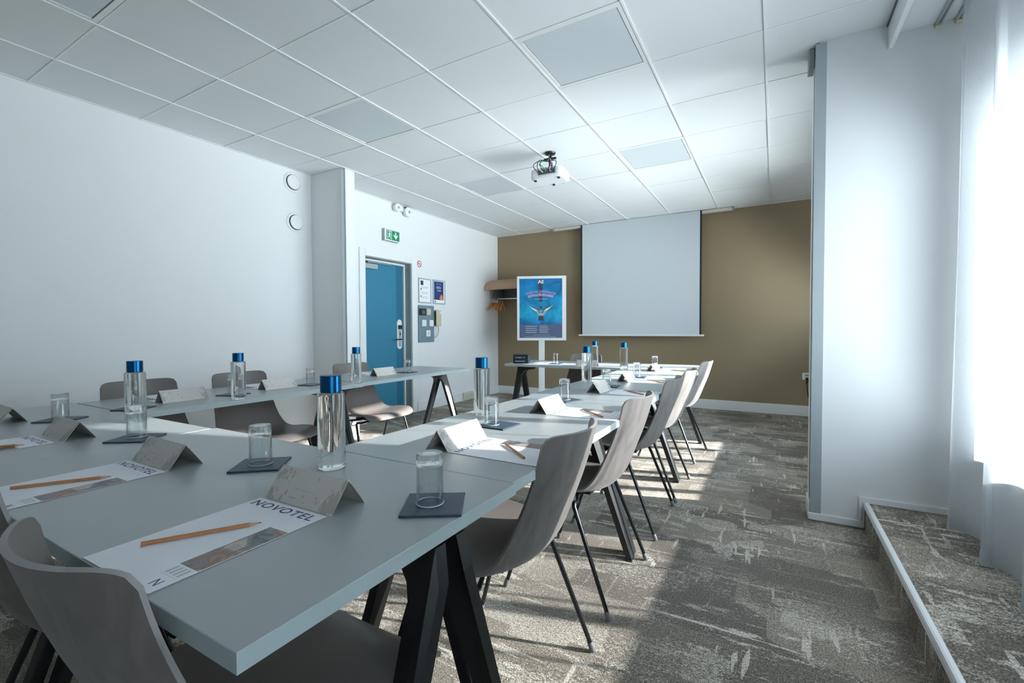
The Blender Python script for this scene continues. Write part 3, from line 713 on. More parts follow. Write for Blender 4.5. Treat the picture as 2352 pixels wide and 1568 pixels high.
for x, y, rz, dx, dy, lab in GL:
    l1 = 'square navy slate coaster ' + lab; l2 = 'upturned clear tumbler ' + lab
    if c0 is None:
        c0 = make_coaster(l1); c0.location = (x, y, TOP); c0.rotation_euler = (0, 0, rz)
        g0 = make_glass(l2); g0.location = (x + dx, y + dy, TOP + .0052)
    else:
        dup(c0, (x, y, TOP), rz, l1); dup(g0, (x + dx, y + dy, TOP + .0052), 0, l2)

def make_card(label):
    t = thing('folded_name_card', label, 'card', (0, 0, 0), 0, 'folded greige name cards')
    w, d, h, th = .103, .0405, .0585, .0006
    b = MB().mat(M['card'])
    prof = [(-d, 0), (-.0004, h), (.0004, h), (d, 0), (d - .0012, 0), (0, h - .0022), (-d + .0012, 0)]
    b.rings([[(-w, p[0], p[1]) for p in prof], [(w, p[0], p[1]) for p in prof]], False, False)
    for sx in (-w, w):
        b.add([(sx, *prof[0]), (sx, *prof[1]), (sx, *prof[5]), (sx, *prof[6])], [(0, 1, 2, 3)])
        b.add([(sx, *prof[2]), (sx, *prof[3]), (sx, *prof[4]), (sx, *prof[5]), (sx, *prof[1])], [(0, 1, 2, 3, 4)])
    b.build('card', t)
    b = MB().mat(M['gtext']); k = math.atan2(h, d)
    for (x0, x1, f, tk) in ((-.035, .03, .42, .0009), (-.035, -.014, .16, .0022)):
        def P(x, f): return (x, -d + d * f - .0006 * math.sin(k), h * f + .0006 * math.cos(k))
        b.add([P(x0, f), P(x1, f), P(x1, f + tk / .07), P(x0, f + tk / .07)], [(0, 1, 2, 3)])
    b.build('printed_line', t)
    return t
def make_paper(label):
    t = thing('writing_paper', label, 'paper', (0, 0, 0), 0, 'sheets of headed writing paper')
    w, h = .102, .1425
    b = MB().mat(M['paper']); b.box(-w, -h, 0.0006, w, h, .0012); b.build('sheet', t)
    o = text_mesh('printed_heading', 'NOVOTEL', .030, M['navy'], t, (0, h - .030, .00125), (0, 0, 0), width=.180, spacing=1.15, thick=.0001, bold=.0004)
    text_mesh('printed_initial', 'N', .022, M['navy'], t, (w - .022, -h + .012, .00125), (0, 0, 0), thick=.0001)
    b = MB().mat(M['strip']); b.box(w - .050, -h + .062, .0012, w - .001, h - .080, .00155); so = b.build('photo_strip', t)
    b = MB().mat(M['white']); b.box(w - .049, -h + .036, .0012, w - .001, -h + .062, .0015); b.mat(M['ltext'])
    for k in range(4): b.box(w - .044 + .010 * k, -h + .040, .0015, w - .040 + .010 * k, -h + .058, .0016)
    b.build('caption', t)
    b = MB().mat(M['paper']); 
    for k in range(5): b.box(w - .044 + k * .006, -.020, .00155, w - .0425 + k * .006, .018 - k * .004, .0017)
    b.build('strip_lettering', so)
    return t
def make_pencil(label):
    t = thing('pencil', label, 'pencil', (0, 0, 0), 0, 'natural wood pencils')
    L = .172; r = .0036; hexr = lambda x, q: [(x, q * math.cos(PI / 3 * i + PI / 6), r + q * math.sin(PI / 3 * i + PI / 6)) for i in range(6)]
    b = MB().mat(M['wood']); b.rings([hexr(-L / 2, r), hexr(L / 2 - .020, r)]); b.build('barrel', t)
    b = MB().mat(M['woodraw']); b.rings([hexr(L / 2 - .020, r * .99), hexr(L / 2 - .005, r * .33)]); b.build('sharpened_end', t)
    b = MB().mat(M['lead']); b.rings([hexr(L / 2 - .005, r * .33), hexr(L / 2, r * .05)]); b.mat(M['lead']).rings([hexr(-L / 2 - .0003, r * .35), hexr(-L / 2 + .001, r * .35)]); b.build('lead', t)
    return t
# settings: (card x,y), heading rotation, words
SET = []
#        card centre           paper centre          rz    pencil (x,y,angle) or None, words
SET.append(((-.822, .607), 0, (-.823, .416, .02), (-.841, .406, 1.02), 'nearest the camera'))
SET.append(((-1.409, .592), -.012, (-1.405, .402, .01), (-1.410, .385, 1.00), 'second from the camera on the front row'))
SET.append(((-2.048, .577), -.01, (-2.056, .375, .01), (-2.03, .385, 1.00), 'third along the front'))
SET.append(((-2.622, .555), -.02, (-2.64, .365, .0), None, 'fourth along the front'))
for (cx, cy, w) in ((-.845, 1.132, 'first on the right-hand row'), (-.848, 1.790, 'second on the right-hand row'), (-.858, 2.482, 'third on the right-hand row'), (-.868, 3.068, 'fourth on the right-hand row'), (-.880, 3.925, 'last on the right-hand row')):
    SET.append(((cx, cy), H + .0, (cx + .183, cy + .0, H), (cx + .20, cy - .005, None), w))
for (cx, cy, w) in ((-2.596, 1.165, 'first on the left-hand row'), (-2.622, 1.695, 'second on the left-hand row'), (-2.645, 2.582, 'third on the left-hand row, before the door')):
    SET.append(((cx, cy), -H, (cx - .190, cy, -H), None, w))
SET.append(((-1.540, 4.105), PI, (-1.56, 4.32, PI), None, 'on the far table'))
k0 = q0 = n0 = None
for (cc, crz, pp, pen, w) in SET:
    l1 = 'folded greige card with leaf print, ' + w; l2 = 'white headed writing sheet with a photo strip, ' + w; l3 = 'natural wood pencil lying on the sheet ' + w
    if k0 is None:
        k0 = make_card(l1); k0.location = (cc[0], cc[1], TOP); k0.rotation_euler = (0, 0, crz)
        q0 = make_paper(l2); q0.location = (pp[0], pp[1], TOP + .0002); q0.rotation_euler = (0, 0, pp[2])
    else:
        dup(k0, (cc[0], cc[1], TOP), crz, l1); dup(q0, (pp[0], pp[1], TOP + .0002), pp[2], l2)
    if pen:
        a = pen[2] if pen[2] is not None else PI - .72
        if a == PI - .72 and 'first' in w: a = PI - .71
        if n0 is None: n0 = make_pencil(l3); n0.location = (pen[0], pen[1], TOP + .0020); n0.rotation_euler = (0, 0, a)
        else: dup(n0, (pen[0], pen[1], TOP + .0020), a, l3)
b = MB().mat(M['paper']); b.box(-.10, -.14, 0, .10, .14, .003); o = b.build('writing_paper', None, False, (-2.08, 4.33, TOP), (0, 0, .2)); tag(o, 'loose white sheets lying beside the black box on the far table', 'paper')

# small black box on the far table
t = thing('storage_box', 'small black box with pale lettering on the left end of the far table', 'box', (-2.285, 4.175, TOP), .30)
b = MB().mat(M['box']); b.box(-.08, -.055, 0, .08, .055, .092, .002); b.mat(M['boxside']).box(.0801, -.052, .002, .0812, .052, .089); b.build('box_body', t)
b = MB().mat(M['ltext'])
for k, wd in enumerate((.007, .005, .009, .006, .007, .005, .0, .009)):
    if wd: b.box(-.052 + k * .012, -.0556, .054, -.052 + k * .012 + wd, -.0562, .066)
b.box(-.058, -.0556, .019, .045, -.0562, .026); b.build('printed_lettering', t)

# ------------------------------------------------------------------ far wall
t = thing('projection_screen', 'white pull-down projection screen with black side borders on the beige wall', 'screen', (-1.715, 6.60, Z0 - .10))
b = MB().mat(M['screen']); b.box(-.837, 0, 0.02, .837, .0015, 1.685); b.build('screen_cloth', t)
b = MB().mat(M['scrblk']); b.box(-.860, -.0005, .02, -.837, .002, 1.684); b.box(.837, -.0005, .02, .860, .002, 1.684); b.build('black_border', t)
b = MB().mat(M['white']); b.box(-.895, -.014, -.002, .895, .014, .022, .004); b.build('bottom_bar', t)
hz = CEIL - (Z0 - .10)
b = MB().mat(M['scrbox']); b.box(-1.315, .01, hz - .036, 1.225, .09, hz - .002, .006); cs = b.build('screen_case', t)
b = MB().mat(M['grey']); b.box(1.225, .005, hz - .040, 1.247, .095, hz - .001, .004); b.box(-1.337, .005, hz - .040, -1.315, .095, hz - .001, .004); b.build('end_cap', cs)

# poster on a stand
t = thing('poster_stand', 'white framed poster stand with a blue swimmer poster, left of the screen', 'poster stand', (-3.04, 6.18, 0), .42)
b = MB().mat(M['white']); b.box(-.045, .012, .06, .045, .045, 1.60, .003); b.build('pole', t)
b = MB().mat(M['white']); b.box(-.30, -.16, 0.0, .22, .16, .05, .006); b.box(-.10, -.09, .05, .10, .09, .11, .01); b.build('base_plate', t)
fr = bpy.data.objects.new('poster_frame', None)
fx, fz0, fz1 = .368, Z0 - .165, Z0 + .80
b = MB().mat(M['white']); f = .038
b.box(-fx, -.015, fz0, fx, .012, fz0 + f, .003); b.box(-fx, -.015, fz1 - f, fx, .012, fz1, .003); b.box(-fx, -.015, fz0 + f, -fx + .035, .012, fz1 - f, .003); b.box(fx - .060, -.015, fz0 + f, fx, .012, fz1 - f, .003)
b.box(-fx + .03, .004, fz0 + .03, fx - .03, .012, fz1 - .03)
fro = b.build('poster_frame', t)
pw0, pw1 = -fx + .035, fx - .060; pz0, pz1 = fz0 + f, fz1 - f; pcx = (pw0 + pw1) / 2; pcz = (pz0 + pz1) / 2
b = MB().mat(M['poster']); b.box(pw0 - pcx, -.001, pz0 - pcz, pw1 - pcx, .001, pz1 - pcz)
b.mat(M['band']); b.prism([(-.028, .435), (.028, .435), (.026, .24), (.030, .10), (-.022, .10), (-.026, .24)], 'y', -.0022, -.0012)
b.mat(M['slatepr']).box(pw0 - pcx + .005, -.0022, pz0 - pcz + .004, pw1 - pcx - .005, -.0012, pz0 - pcz + .205)
# print: a swimmer seen from behind with arms spread
b.mat(M['skin']); b.prism([(-.036, -.075), (-.046, -.030), (-.058, -.012), (-.100, .002), (-.168, .030), (-.170, .022), (-.105, -.022), (-.066, -.050), (-.032, -.100), (-.020, -.112), (.034, -.112), (.044, -.100), (.080, -.045), (.112, -.020), (.180, .040), (.186, .050), (.110, .010), (.070, -.008), (.052, -.030), (.046, -.075)], 'y', -.0032, -.0022)
b.mat(M['white']); b.prism([(-.165, .027), (-.10, -.004), (-.066, -.022), (-.070, -.044), (-.105, -.022)], 'y', -.0036, -.0030); b.prism([(.178, .042), (.115, .004), (.076, -.016), (.082, -.040), (.112, -.018)], 'y', -.0036, -.0030)
b.mat(M['band']); b.prism([(.004 + .019 * math.cos(a), .012 + .025 * math.sin(a)) for a in [2 * PI * i / 16 for i in range(16)]], 'y', -.0038, -.0030)
b.prism([(-.026, -.112), (.040, -.112), (.048, -.185), (-.036, -.185)], 'y', -.0038, -.0030)
b.prism([(-.150, .030), (-.06, -.002), (-.01, -.022), (-.01, -.030), (-.07, -.012), (-.150, .022)], 'y', -.0040, -.0034); b.prism([(.160, .040), (.07, .004), (.02, -.022), (.02, -.030), (.08, -.006), (.162, .030)], 'y', -.0040, -.0034)
b.mat(M['orange']).prism([(-.012, -.028), (.006, -.040), (.022, -.028), (.018, -.052), (-.004, -.056)], 'y', -.0041, -.0034)
pr = b.build('poster_print', fro, loc=(pcx, -.006, pcz))
fx90 = (H, 0, 0)
text_mesh('poster_logo', 'All', .075, M['white'], pr, (.0, -.003, .372), fx90, thick=.0003, bold=.002)
text_mesh('poster_heading', 'VIVEZ DES EXPERIENCES', .046, M['pink'], pr, (0, -.003, .235), fx90, width=.45, arch=.62, thick=.0003, bold=.001)
text_mesh('poster_heading', 'EXTRAORDINAIRES', .048, M['salmon'], pr, (0, -.0035, .186), fx90, width=.37, arch=.62, thick=.0003, bold=.002)
b = MB().mat(M['ltext']); b.box(-.10, -.0032, .135, .11, -.0022, .141)
for k in range(4): b.box(-.225, -.0032, -.275 - k * .030, -.050 - (k % 2) * .012, -.0022, -.266 - k * .030)
for k in range(5): b.box(-.02, -.0032, -.272 - k * .024, .10 + (k % 3) * .012, -.0022, -.264 - k * .024)
b.box(-.12, -.0032, -.405, .14, -.0022, -.401); b.box(-.24, -.0032, -.432, .23, -.0022, -.427)
b.build('poster_small_print', pr)

# coat rack with hangers
t = thing('coat_rack', 'bent beech hat shelf with chrome rail in the far left corner', 'coat rack', (-3.60, YB - .02, Z0 + .66), 0)
b = MB().mat(M['rackwood']); prof = []; n = 14
outer = [(-.40 * math.cos(a * PI / 2 / n) - .02, .185 * math.sin(a * PI / 2 / n)) for a in range(n + 1)]
inner = [(p[0] * .97 + .0, p[1] - .014) for p in reversed(outer)]
b.prism([(outer[0][0], -.010)] + outer + [(0.0, .185), (0.0, .171)] + inner, 'x', -.535, .55); b.build('curved_shelf', t, True, angle=40)
b = MB().mat(M['alud']); b.box(-.50, -.012, -.165, .53, .0, .02); b.box(-.43, -.24, -.16, -.42, -.012, .015); b.box(.45, -.24, -.16, .46, -.012, .015); b.build('back_panel', t)
b = MB().mat(M['chrome']); b.tube([(-.52, -.22, -.150), (.55, -.22, -.150)], .011, 12); b.tube([(-.50, -.08, -.148), (.53, -.08, -.148)], .009, 10); b.build('hanging_rail', t, True)
hx = [-4.105, -4.075, -4.040, -4.005, -3.965, -3.91]
HL = ['wooden coat hanger on the rack rail, closest to the left wall', 'second wooden coat hanger from the left wall', 'third wooden coat hanger from the left wall', 'fourth wooden coat hanger from the left wall', 'fifth wooden coat hanger from the left wall', 'sixth wooden coat hanger, nearest the poster']
h0 = None
for k, x in enumerate(hx):
    loc = (x, YB - .24, Z0 + .50)
    if h0 is None:
        h0 = thing('coat_hanger', HL[0], 'hanger', loc, .12, 'wooden coat hangers')
        b = MB().mat(M['hanger']); rs = []
        for i in range(13):
            f = -1 + i / 6; yy = .19 * f; zz = -.060 - .115 * abs(f) ** 1.3; hh = .014 * (1 - .35 * abs(f))
            rs.append([(-.007, yy, zz - hh), (.007, yy, zz - hh), (.007, yy, zz + hh), (-.007, yy, zz + hh)])
        b.rings(rs); b.build('hanger_arm', h0)
        b = MB().mat(M['chrome']); b.tube([(0, 0, -.05)] + [(0, .0165 * math.sin(a), .002 - .0165 * math.cos(a)) for a in [i * PI / 8 for i in range(0, 13)]], .0022, 6); b.build('hook', h0, True)
    else: dup(h0, loc, .12 + .05 * k, HL[k])

# ------------------------------------------------------------------ door wall things (x = XL)
def wall_thing(name, label, cat, y, z, group=None):
    return thing(name, label, cat, (XL, y, Z0 + z), H, group)     # local x -> +Y, local -y -> +X (into the room)
R90 = (H, 0, 0)
t = wall_thing('exit_sign', 'green emergency exit sign with running figure above the door', 'exit sign', 4.18, 1.165)
b = MB().mat(M['grey']); b.box(-.128, -.040, -.072, .122, 0, .072, .004); b.mat(M['white']).box(-.124, -.046, -.068, .124, -.040, .068, .002); b.build('housing', t)
b = MB().mat(M['green']); b.box(-.100, -.0475, -.056, .122, -.046, .060); g = b.build('green_face', t)
b = MB().mat(M['white'])
b.prism([(-.088, -.052), (-.050, -.052), (-.050, -.047), (-.083, -.047), (-.083, .046), (-.015, .046), (-.015, -.047), (-.022, -.047), (-.022, -.052), (-.008, -.052), (-.008, .052), (-.088, .052)], 'y', -.0482, -.0475)
b.prism([(-.045 + .009 * math.cos(a), .034 + .009 * math.sin(a)) for a in [2 * PI * i / 10 for i in range(10)]], 'y', -.0483, -.0475)
b.prism([(-.058, .022), (-.036, .024), (-.022, .006), (-.028, .002), (-.038, .012), (-.040, -.006), (-.026, -.022), (-.030, -.042), (-.038, -.040), (-.036, -.024), (-.050, -.014), (-.062, -.030), (-.080, -.030), (-.080, -.022), (-.066, -.020), (-.056, -.002), (-.056, .012), (-.068, .002), (-.074, .008)], 'y', -.0484, -.0475)
b.build('running_figure', g)
b = MB().mat(M['white']); b.prism([(.050, .048), (.066, .048), (.066, .006), (.074, .006), (.092, .022), (.092, .002), (.058, -.042), (.024, .002), (.024, .022), (.042, .006), (.050, .006)], 'y', -.0482, -.0475); b.build('arrow', g)

t = wall_thing('no_smoking_sign', 'small round red and white no smoking sign beside the door frame', 'sign', 4.722, .887)
b = MB().mat(M['white']); b.lathe([(.044, 0), (.044, .0015)], 28, M4=Matrix.Rotation(H, 4, 'X')); b.build('disc', t)
b = MB().mat(M['red']); n = 28
vs = []; fs = []
for i in range(n):
    a = 2 * PI * i / n; vs += [(.044 * math.cos(a), -.0022, .044 * math.sin(a)), (.034 * math.cos(a), -.0022, .034 * math.sin(a))]
for i in range(n): j = (i + 1) % n; fs.append((2 * i, 2 * j, 2 * j + 1, 2 * i + 1))
b.add(vs, fs); b.prism([(-.026, .020), (-.020, .026), (.026, -.020), (.020, -.026)], 'y', -.0024, -.0016); b.build('red_ring', t)
b = MB().mat(M['scrblk']); b.box(-.022, -.0021, -.005, .014, -.0016, .005); b.build('cigarette', t)

def frame_thing(label, y0, y1, z0, z1):
    t = wall_thing('notice_frame', label, 'frame', (y0 + y1) / 2, (z0 + z1) / 2, 'framed notices'); w = (y1 - y0) / 2; h = (z1 - z0) / 2
    b = MB().mat(M['alu']); f = .014
    b.box(-w, -.014, -h, w, 0, -h + f, .002); b.box(-w, -.014, h - f, w, 0, h, .002); b.box(-w, -.014, -h + f, -w + f, 0, h - f, .002); b.box(w - f, -.014, -h + f, w, 0, h - f, .002); b.build('frame', t)
    return t, w - f, h - f
t, w, h = frame_thing('framed white notice with small dark pictograms beside the door', 4.694, 4.953, .366, .700)
b = MB().mat(M['paper']); b.box(-w, -.006, -h, w, 0, h); s = b.build('notice_sheet', t)
b = MB().mat(M['band']); b.box(-.085, -.007, .075, -.030, -.006, .135); b.box(-.085, -.007, .010, -.066, -.006, .030); b.box(-.085, -.007, -.090, -.070, -.006, -.066)
b.mat(M['gtext'])
for k in range(3): b.box(-.080, -.007, .052 - k * .010, .075 - k * .01, -.006, .055 - k * .010); b.box(-.080, -.007, -.020 - k * .012, .065, -.006, -.017 - k * .012); b.box(-.05, -.007, -.078 - k * .012, .055, -.006, -.075 - k * .012)
b.build('notice_print', s)
t, w, h = frame_thing('framed navy blue notice with an orange flame picture beside the white notice', 4.993, 5.262, .366, .705)
b = MB().mat(M['paper']); b.box(-w, -.006, -h, w, 0, h); s = b.build('notice_sheet', t)
b = MB().mat(M['dkblue']); b.box(-w + .012, -.007, -h + .045, w - .022, -.006, h - .008); s2 = b.build('navy_panel', t)
b = MB().mat(M['orange']); b.prism([(.020, -.108), (.012, -.075), (.030, -.050), (.040, -.030), (.048, -.045), (.062, -.030), (.084, -.065), (.084, -.108)], 'y', -.0082, -.007); b.build('flame_print', s2)
b = MB().mat(M['ltext'])
for (x0, x1, z) in ((-.06, -.02, .11), (.005, .05, .108), (-.055, .035, .072), (-.065, .045, .060), (-.060, .040, .048), (-.035, .04, .022), (-.045, .045, .012)): b.box(x0, -.0082, z, x1, -.007, z + .007)
b.build('notice_print', s2)
b = MB().mat(M['grey']); b.lathe([(.017, 0), (.017, .0015)], 16, c=(-.085, -.137, .0065), M4=Matrix.Rotation(H, 4, 'X')); b.build('round_seal', t)

t = wall_thing('switch_panel', 'blue-grey wall panel with thermostat, switches and socket beside the door', 'switch panel', 4.842, .083)
b = MB().mat(M['bluegrey']); b.box(-.160, -.018, -.251, .160, 0, .251, .003); b.build('backboard', t)
b = MB().mat(M['scrblk']); b.box(-.158, -.032, .115, -.022, -.018, .205, .003); th = b.build('thermostat', t)
b = MB().mat(M['alud']); b.box(-.110, -.034, .130, -.048, -.032, .185); b.build('display', th)
for (x, z, m, nm) in ((.040, .165, 'socket', 'light_switch'), (-.055, .010, 'white', 'light_switch'), (.095, .010, 'white', 'light_switch'), (.028, -.130, 'white', 'wall_socket')):
    b = MB().mat(M[m]); b.box(x - .043, -.027, z - .043, x + .043, -.018, z + .043, .003); s = b.build(nm, t)
    b = MB().mat(M[m] if nm == 'light_switch' else M['grey'])
    if nm == 'light_switch': b.box(x - .028, -.030, z - .030, x + .028, -.027, z + .030, .002); b.build('rocker', s)
    else: b.box(x - .005, -.028, z - .020, x + .008, -.027, z + .022); b.build('socket_slot', s)

t = wall_thing('wall_phone', 'cream wall telephone with hanging cord right of the switch panel', 'telephone', 5.075, .165)
b = MB().mat(M['cream']); b.box(-.045, -.045, -.115, .060, 0, .110, .008); b.build('phone_body', t)
b = MB().mat(M['cream']); b.box(-.080, -.075, -.110, -.036, -.046, .115, .010); b.mat(M['scrblk']).box(-.070, -.046, -.100, -.046, -.030, .100); b.build('handset', t)
b = MB().mat(M['white']); b.box(.015, -.048, .060, .045, -.045, .095); b.build('key_pad', t)
b = MB().mat(M['grey']); b.tube([(-.03, -.05, -.115), (-.015, -.05, -.17), (-.02, -.04, -.23), (-.05, -.03, -.27), (-.08, -.02, -.275)], .005, 8); b.build('cord', t, True)

t = wall_thing('emergency_light', 'twin-head white emergency light high on the wall above the door', 'emergency light', 4.365, 1.530)
b = MB().mat(M['white']); b.box(-.13, -.035, -.022, .05, 0, .035, .01); b.build('housing', t)
for (x, r, dz) in ((-.105, .050, -.005), (.085, .062, -.022)):
    b = MB().mat(M['white']); b.lathe([(.02, -.0), (r * .8, .02), (r, .05), (r, .075), (r * .85, .082)], 24, M4=Matrix.Translation((x, 0, dz)) @ Matrix.Rotation(H, 4, 'X')); hd = b.build('lamp_head', t, True)
    b = MB().mat(M['grey']); b.lathe([(r * .30, 0), (r * .30, .003)], 16, M4=Matrix.Translation((x, -.082, dz)) @ Matrix.Rotation(H, 4, 'X')); b.build('lens', hd, True)
b = MB().mat(M['scrblk']); b.box(.05, -.060, .030, .12, -.020, .040, .003); b.build('bracket', t)

vlab = ['upper round white air vent on the left wall beside the column', 'lower round white air vent on the left wall beside the column']
v0 = None
for k, (y, z) in enumerate(((2.872, 1.465), (2.897, 1.076))):
    if v0 is None:
        v0 = wall_thing('air_vent', vlab[0], 'air vent', y, z, 'round air vents'); Rm = Matrix.Rotation(H, 4, 'X')
        b = MB().mat(M['white']); b.lathe([(.100, 0), (.098, .006), (.088, .012), (.078, .010), (.074, .003)], 40, M4=Rm, cap1=False); b.build('outer_ring', v0, True)
        b = MB().mat(M['alud']); b.lathe([(.075, 0), (.075, .004)], 32, M4=Rm); b.build('throat', v0)
        b = MB().mat(M['white']); b.lathe([(.066, .012), (.070, .018), (.064, .025), (.030, .029), (.0, .030)], 40, M4=Rm, cap1=False); b.build('disc', v0, True)
    else: dup(v0, (XL, y, Z0 + z), H, vlab[1])

t = thing('wall_socket_box', 'cream double socket box on the baseboard by the far left corner', 'socket', (XL + .014, 5.80, .055), H)
b = MB().mat(M['socket']); b.box(-.14, -.035, -.035, .14, 0, .075, .005); b.build('box', t)
b = MB().mat(M['cream']); b.box(-.09, -.038, -.01, -.02, -.035, .05); b.box(.02, -.038, -.01, .09, -.035, .05); b.build('socket_face', t)

t = thing('wall_socket', 'white socket with a black plug low on the beige wall beside the pier', 'socket', (.355, YB, Z0 - .597))
b = MB().mat(M['white']); b.box(-.048, -.010, -.043, .048, 0, .043, .003); b.build('socket_plate', t)
b = MB().mat(M['grey']); b.box(-.022, -.012, .000, .022, -.010, .028); b.build('socket_slot', t)
t = thing('power_cable', 'black power cable hanging from the plug in the beige wall socket', 'cable', (.355, YB - .012, Z0 - .620))
b = MB().mat(M['scrblk']); b.box(-.016, -.03, -.018, .016, 0, .010, .004); b.build('plug', t)
b = MB().mat(M['scrblk']); b.tube([(0, -.02, -.015), (0, -.025, -.07)], .009, 8); b.tube([(0, -.025, -.06), (.004, -.025, -.14), (.016, -.022, -.22), (.034, -.02, -.29), (.05, -.02, -.36), (.06, -.03, -.468)], .005, 8); b.build('cord', t, True)

# bracket at the top of the pier
t = thing('corner_bracket', 'small grey metal box under the ceiling at the top of the pier edge', 'bracket', (.186, 3.2, CEIL))
b = MB().mat(M['grey']); b.box(-.030, -.06, -.100, -.001, .06, -.001, .003); b.build('bracket', t)

# ------------------------------------------------------------------ projector
t = thing('projector', 'white ceiling projector with a tangle of cables on a black mount', 'projector', (-1.765, 3.775, Z0 + 1.335), .06)
b = MB().mat(M['white'])
w, d, hh = .150, .120, .092
def rrect(w, d, r, z, n=5):
    out = []
    for (cx, cy, a0) in ((w - r, d - r, 0), (-w + r, d - r, H), (-w + r, -d + r, PI), (w - r, -d + r, 1.5 * PI)):
        for i in range(n + 1): a = a0 + H * i / n; out.append((cx + r * math.cos(a), cy + r * math.sin(a), z))
    return out
b.rings([rrect(w * .90, d * .90, .035, 0), rrect(w * .98, d * .97, .04, .010), rrect(w, d, .04, .030), rrect(w, d, .04, .070), rrect(w * .96, d * .96, .04, .088), rrect(w * .85, d * .85, .04, hh)])
b.build('projector_body', t, True, angle=35)
b = MB().mat(M['grey']); b.box(-.072, -d - .003, .024, .100, -d + .01, .080, .003); rp = b.build('connector_panel', t)
b = MB().mat(M['scrblk'])
for k in range(7): b.box(-.062 + k * .022, -d - .006, .032, -.048 + k * .022, -d - .002, .042); b.box(-.060 + k * .022, -d - .006, .052, -.049 + k * .022, -d - .002, .064)
b.build('connector', rp)
b = MB().mat(M['chrome']); b.lathe([(.034, 0), (.034, .02), (.026, .024)], 24, M4=Matrix.Translation((.07, d + .012, .045)) @ Matrix.Rotation(-H, 4, 'X')); b.build('lens', t, True)
for (x, y) in ((-.11, -.08), (.11, -.08), (0, .09)):
    b = MB().mat(M['scrblk']); b.lathe([(.012, -.012), (.012, .004)], 12, c=(x, y, 0)); b.build('foot', t, True)
b = MB().mat(M['black']); cz = CEIL - Z0 - 1.335
b.lathe([(.014, hh), (.014, cz - .02), (.045, cz - .012), (.05, cz - .001)], 16); b.lathe([(.035, hh), (.035, hh + .02)], 16)
for a in (.5, 2.1, 3.8, 5.3): b.tube([(0, 0, hh + .03), (.05 * math.cos(a), .05 * math.sin(a), hh + .025), (.095 * math.cos(a), .075 * math.sin(a), hh - .002)], .006, 8)
b.box(-.055, -.012, cz - .06, .055, .012, cz - .045); b.build('ceiling_mount', t, True)
rnd = random.Random(11)
for k in range(9):
    x0 = -.06 + k * .019; side = -1 if k < 5 else 1
    p = [(x0, -d - .004, .045), (x0, -d - .035, .045 + rnd.uniform(-.01, .01)), (x0 + side * rnd.uniform(.01, .04), -d - .05 - rnd.uniform(0, .015), .08 + rnd.uniform(0, .03)),
         (x0 * .6 + side * .02, -d - .02, .125 + rnd.uniform(0, .03)), (rnd.uniform(-.03, .03), -.055, .155 + rnd.uniform(0, .03)), (rnd.uniform(-.015, .015), -.02, .20), (rnd.uniform(-.01, .01), -.014, cz - .002)]
    q = []
    for i in range(len(p) - 1):
        a0, a1, a2, a3 = [Vector(p[max(0, min(len(p) - 1, i + m))]) for m in (-1, 0, 1, 2)]
        for s in range(4):
            f = s / 4; q.append(0.5 * ((2 * a1) + (-a0 + a2) * f + (2 * a0 - 5 * a1 + 4 * a2 - a3) * f * f + (-a0 + 3 * a1 - 3 * a2 + a3) * f ** 3))
    b = MB().mat([M['scrblk'], M['scrblk'], M['white'], M['scrblk'], M['green'], M['scrblk'], M['salmon'], M['scrblk'], M['scrblk']][k]); b.tube(q + [Vector(p[-1])], .0032, 6); b.build('cable', t, True)

# ------------------------------------------------------------------ camera
sc = bpy.context.scene
cam = bpy.data.cameras.new('camera'); co = bpy.data.objects.new('camera', cam); COL.objects.link(co); sc.camera = co
yaw, pitch, roll, f = .521913, -.0261584, -.00424554, 1048.0
cy, sy = math.cos(yaw), math.sin(yaw)
Fw = Vector((-sy * math.cos(pitch), cy * math.cos(pitch), math.sin(pitch))); r = Vector((cy, sy, 0)); u = r.cross(Fw)
Rr = math.cos(roll) * r + math.sin(roll) * u; Uu = -math.sin(roll) * r + math.cos(roll) * u
mt = Matrix((Rr, Uu, -Fw)).transposed().to_4x4(); mt.translation = (0, 0, CAM_Z); co.matrix_world = mt
cam.sensor_width = 36; cam.lens = f / 2352 * 36; cam.clip_start = .02

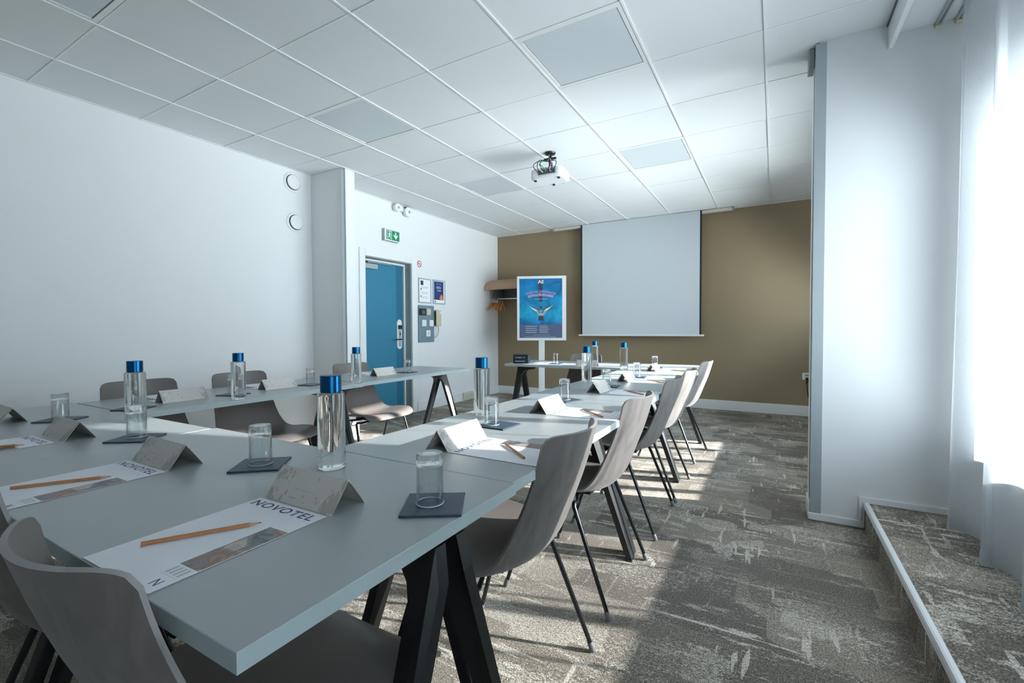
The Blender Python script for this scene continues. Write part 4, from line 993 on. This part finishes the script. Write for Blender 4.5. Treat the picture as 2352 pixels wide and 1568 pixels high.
# ------------------------------------------------------------------ light: sun and sky through the windows
wd = bpy.data.worlds.new('sky'); sc.world = wd; wd.use_nodes = True; nt = wd.node_tree; bg = nt.nodes['Background']
tc = N(nt, 'ShaderNodeTexCoord'); sp = N(nt, 'ShaderNodeSeparateXYZ'); nt.links.new(tc.outputs['Generated'], sp.inputs[0])
rp = N(nt, 'ShaderNodeValToRGB'); mr = N(nt, 'ShaderNodeMapRange', i_From_Min=-1.0, i_From_Max=1.0); nt.links.new(sp.outputs['Z'], mr.inputs['Value']); nt.links.new(mr.outputs[0], rp.inputs['Fac'])
e = rp.color_ramp.elements; e[0].position = 0.30; e[0].color = (2.0, 2.15, 2.18, 1); e[1].position = 1.0; e[1].color = (.50, .74, 1.0, 1); k = e.new(.52); k.color = (.86, .98, 1.05, 1)
nt.links.new(rp.outputs['Color'], bg.inputs['Color']); bg.inputs['Strength'].default_value = 9.0
sl = bpy.data.lights.new('sun', 'SUN'); so = bpy.data.objects.new('sun', sl); COL.objects.link(so); sl.energy = 16.5; sl.angle = math.radians(0.9); sl.color = (1.0, .97, .92)
az, el = math.radians(-163), math.radians(21.5)
dv = Vector((math.cos(az) * math.cos(el), math.sin(az) * math.cos(el), -math.sin(el))); so.rotation_euler = dv.to_track_quat('-Z', 'Y').to_euler(); so.location = (6, 5, 5)
def portal(loc, rot, sx, sz):
    l = bpy.data.lights.new('window_portal', 'AREA'); l.shape = 'RECTANGLE'; l.size = sx; l.size_y = sz; l.cycles.is_portal = True
    o = bpy.data.objects.new('window_portal', l); COL.objects.link(o); o.location = loc; o.rotation_euler = rot
hz = (SILL + HEAD) / 2; hs = HEAD - SILL
portal((XR + .10, 2.115, hz), (0, H, 0), hs, 1.63)
portal((XR + .10, -.10, hz), (0, H, 0), hs, 1.10)
portal((XR + .10, 4.29, (SILL2 + HEAD2) / 2), (0, H, 0), HEAD2 - SILL2, 2.02)
portal((XR + .10, 6.06, (.95 + HEAD3) / 2), (0, H, 0), HEAD3 - .95, .88)

sc.cycles.use_adaptive_sampling = True; sc.cycles.adaptive_threshold = 0.02; sc.cycles.max_bounces = 9; sc.cycles.diffuse_bounces = 5; sc.cycles.glossy_bounces = 4; sc.cycles.transmission_bounces = 10; sc.cycles.transparent_max_bounces = 12
sc.cycles.sample_clamp_indirect = 6.0; sc.cycles.caustics_reflective = False; sc.cycles.caustics_refractive = False; sc.cycles.blur_glossy = 0.02
sc.cycles.use_denoising = True
sc.view_settings.view_transform = 'Standard'; sc.view_settings.look = 'None'; sc.view_settings.gamma = 1; sc.view_settings.use_curve_mapping = False
sc.view_settings.exposure = 0.56
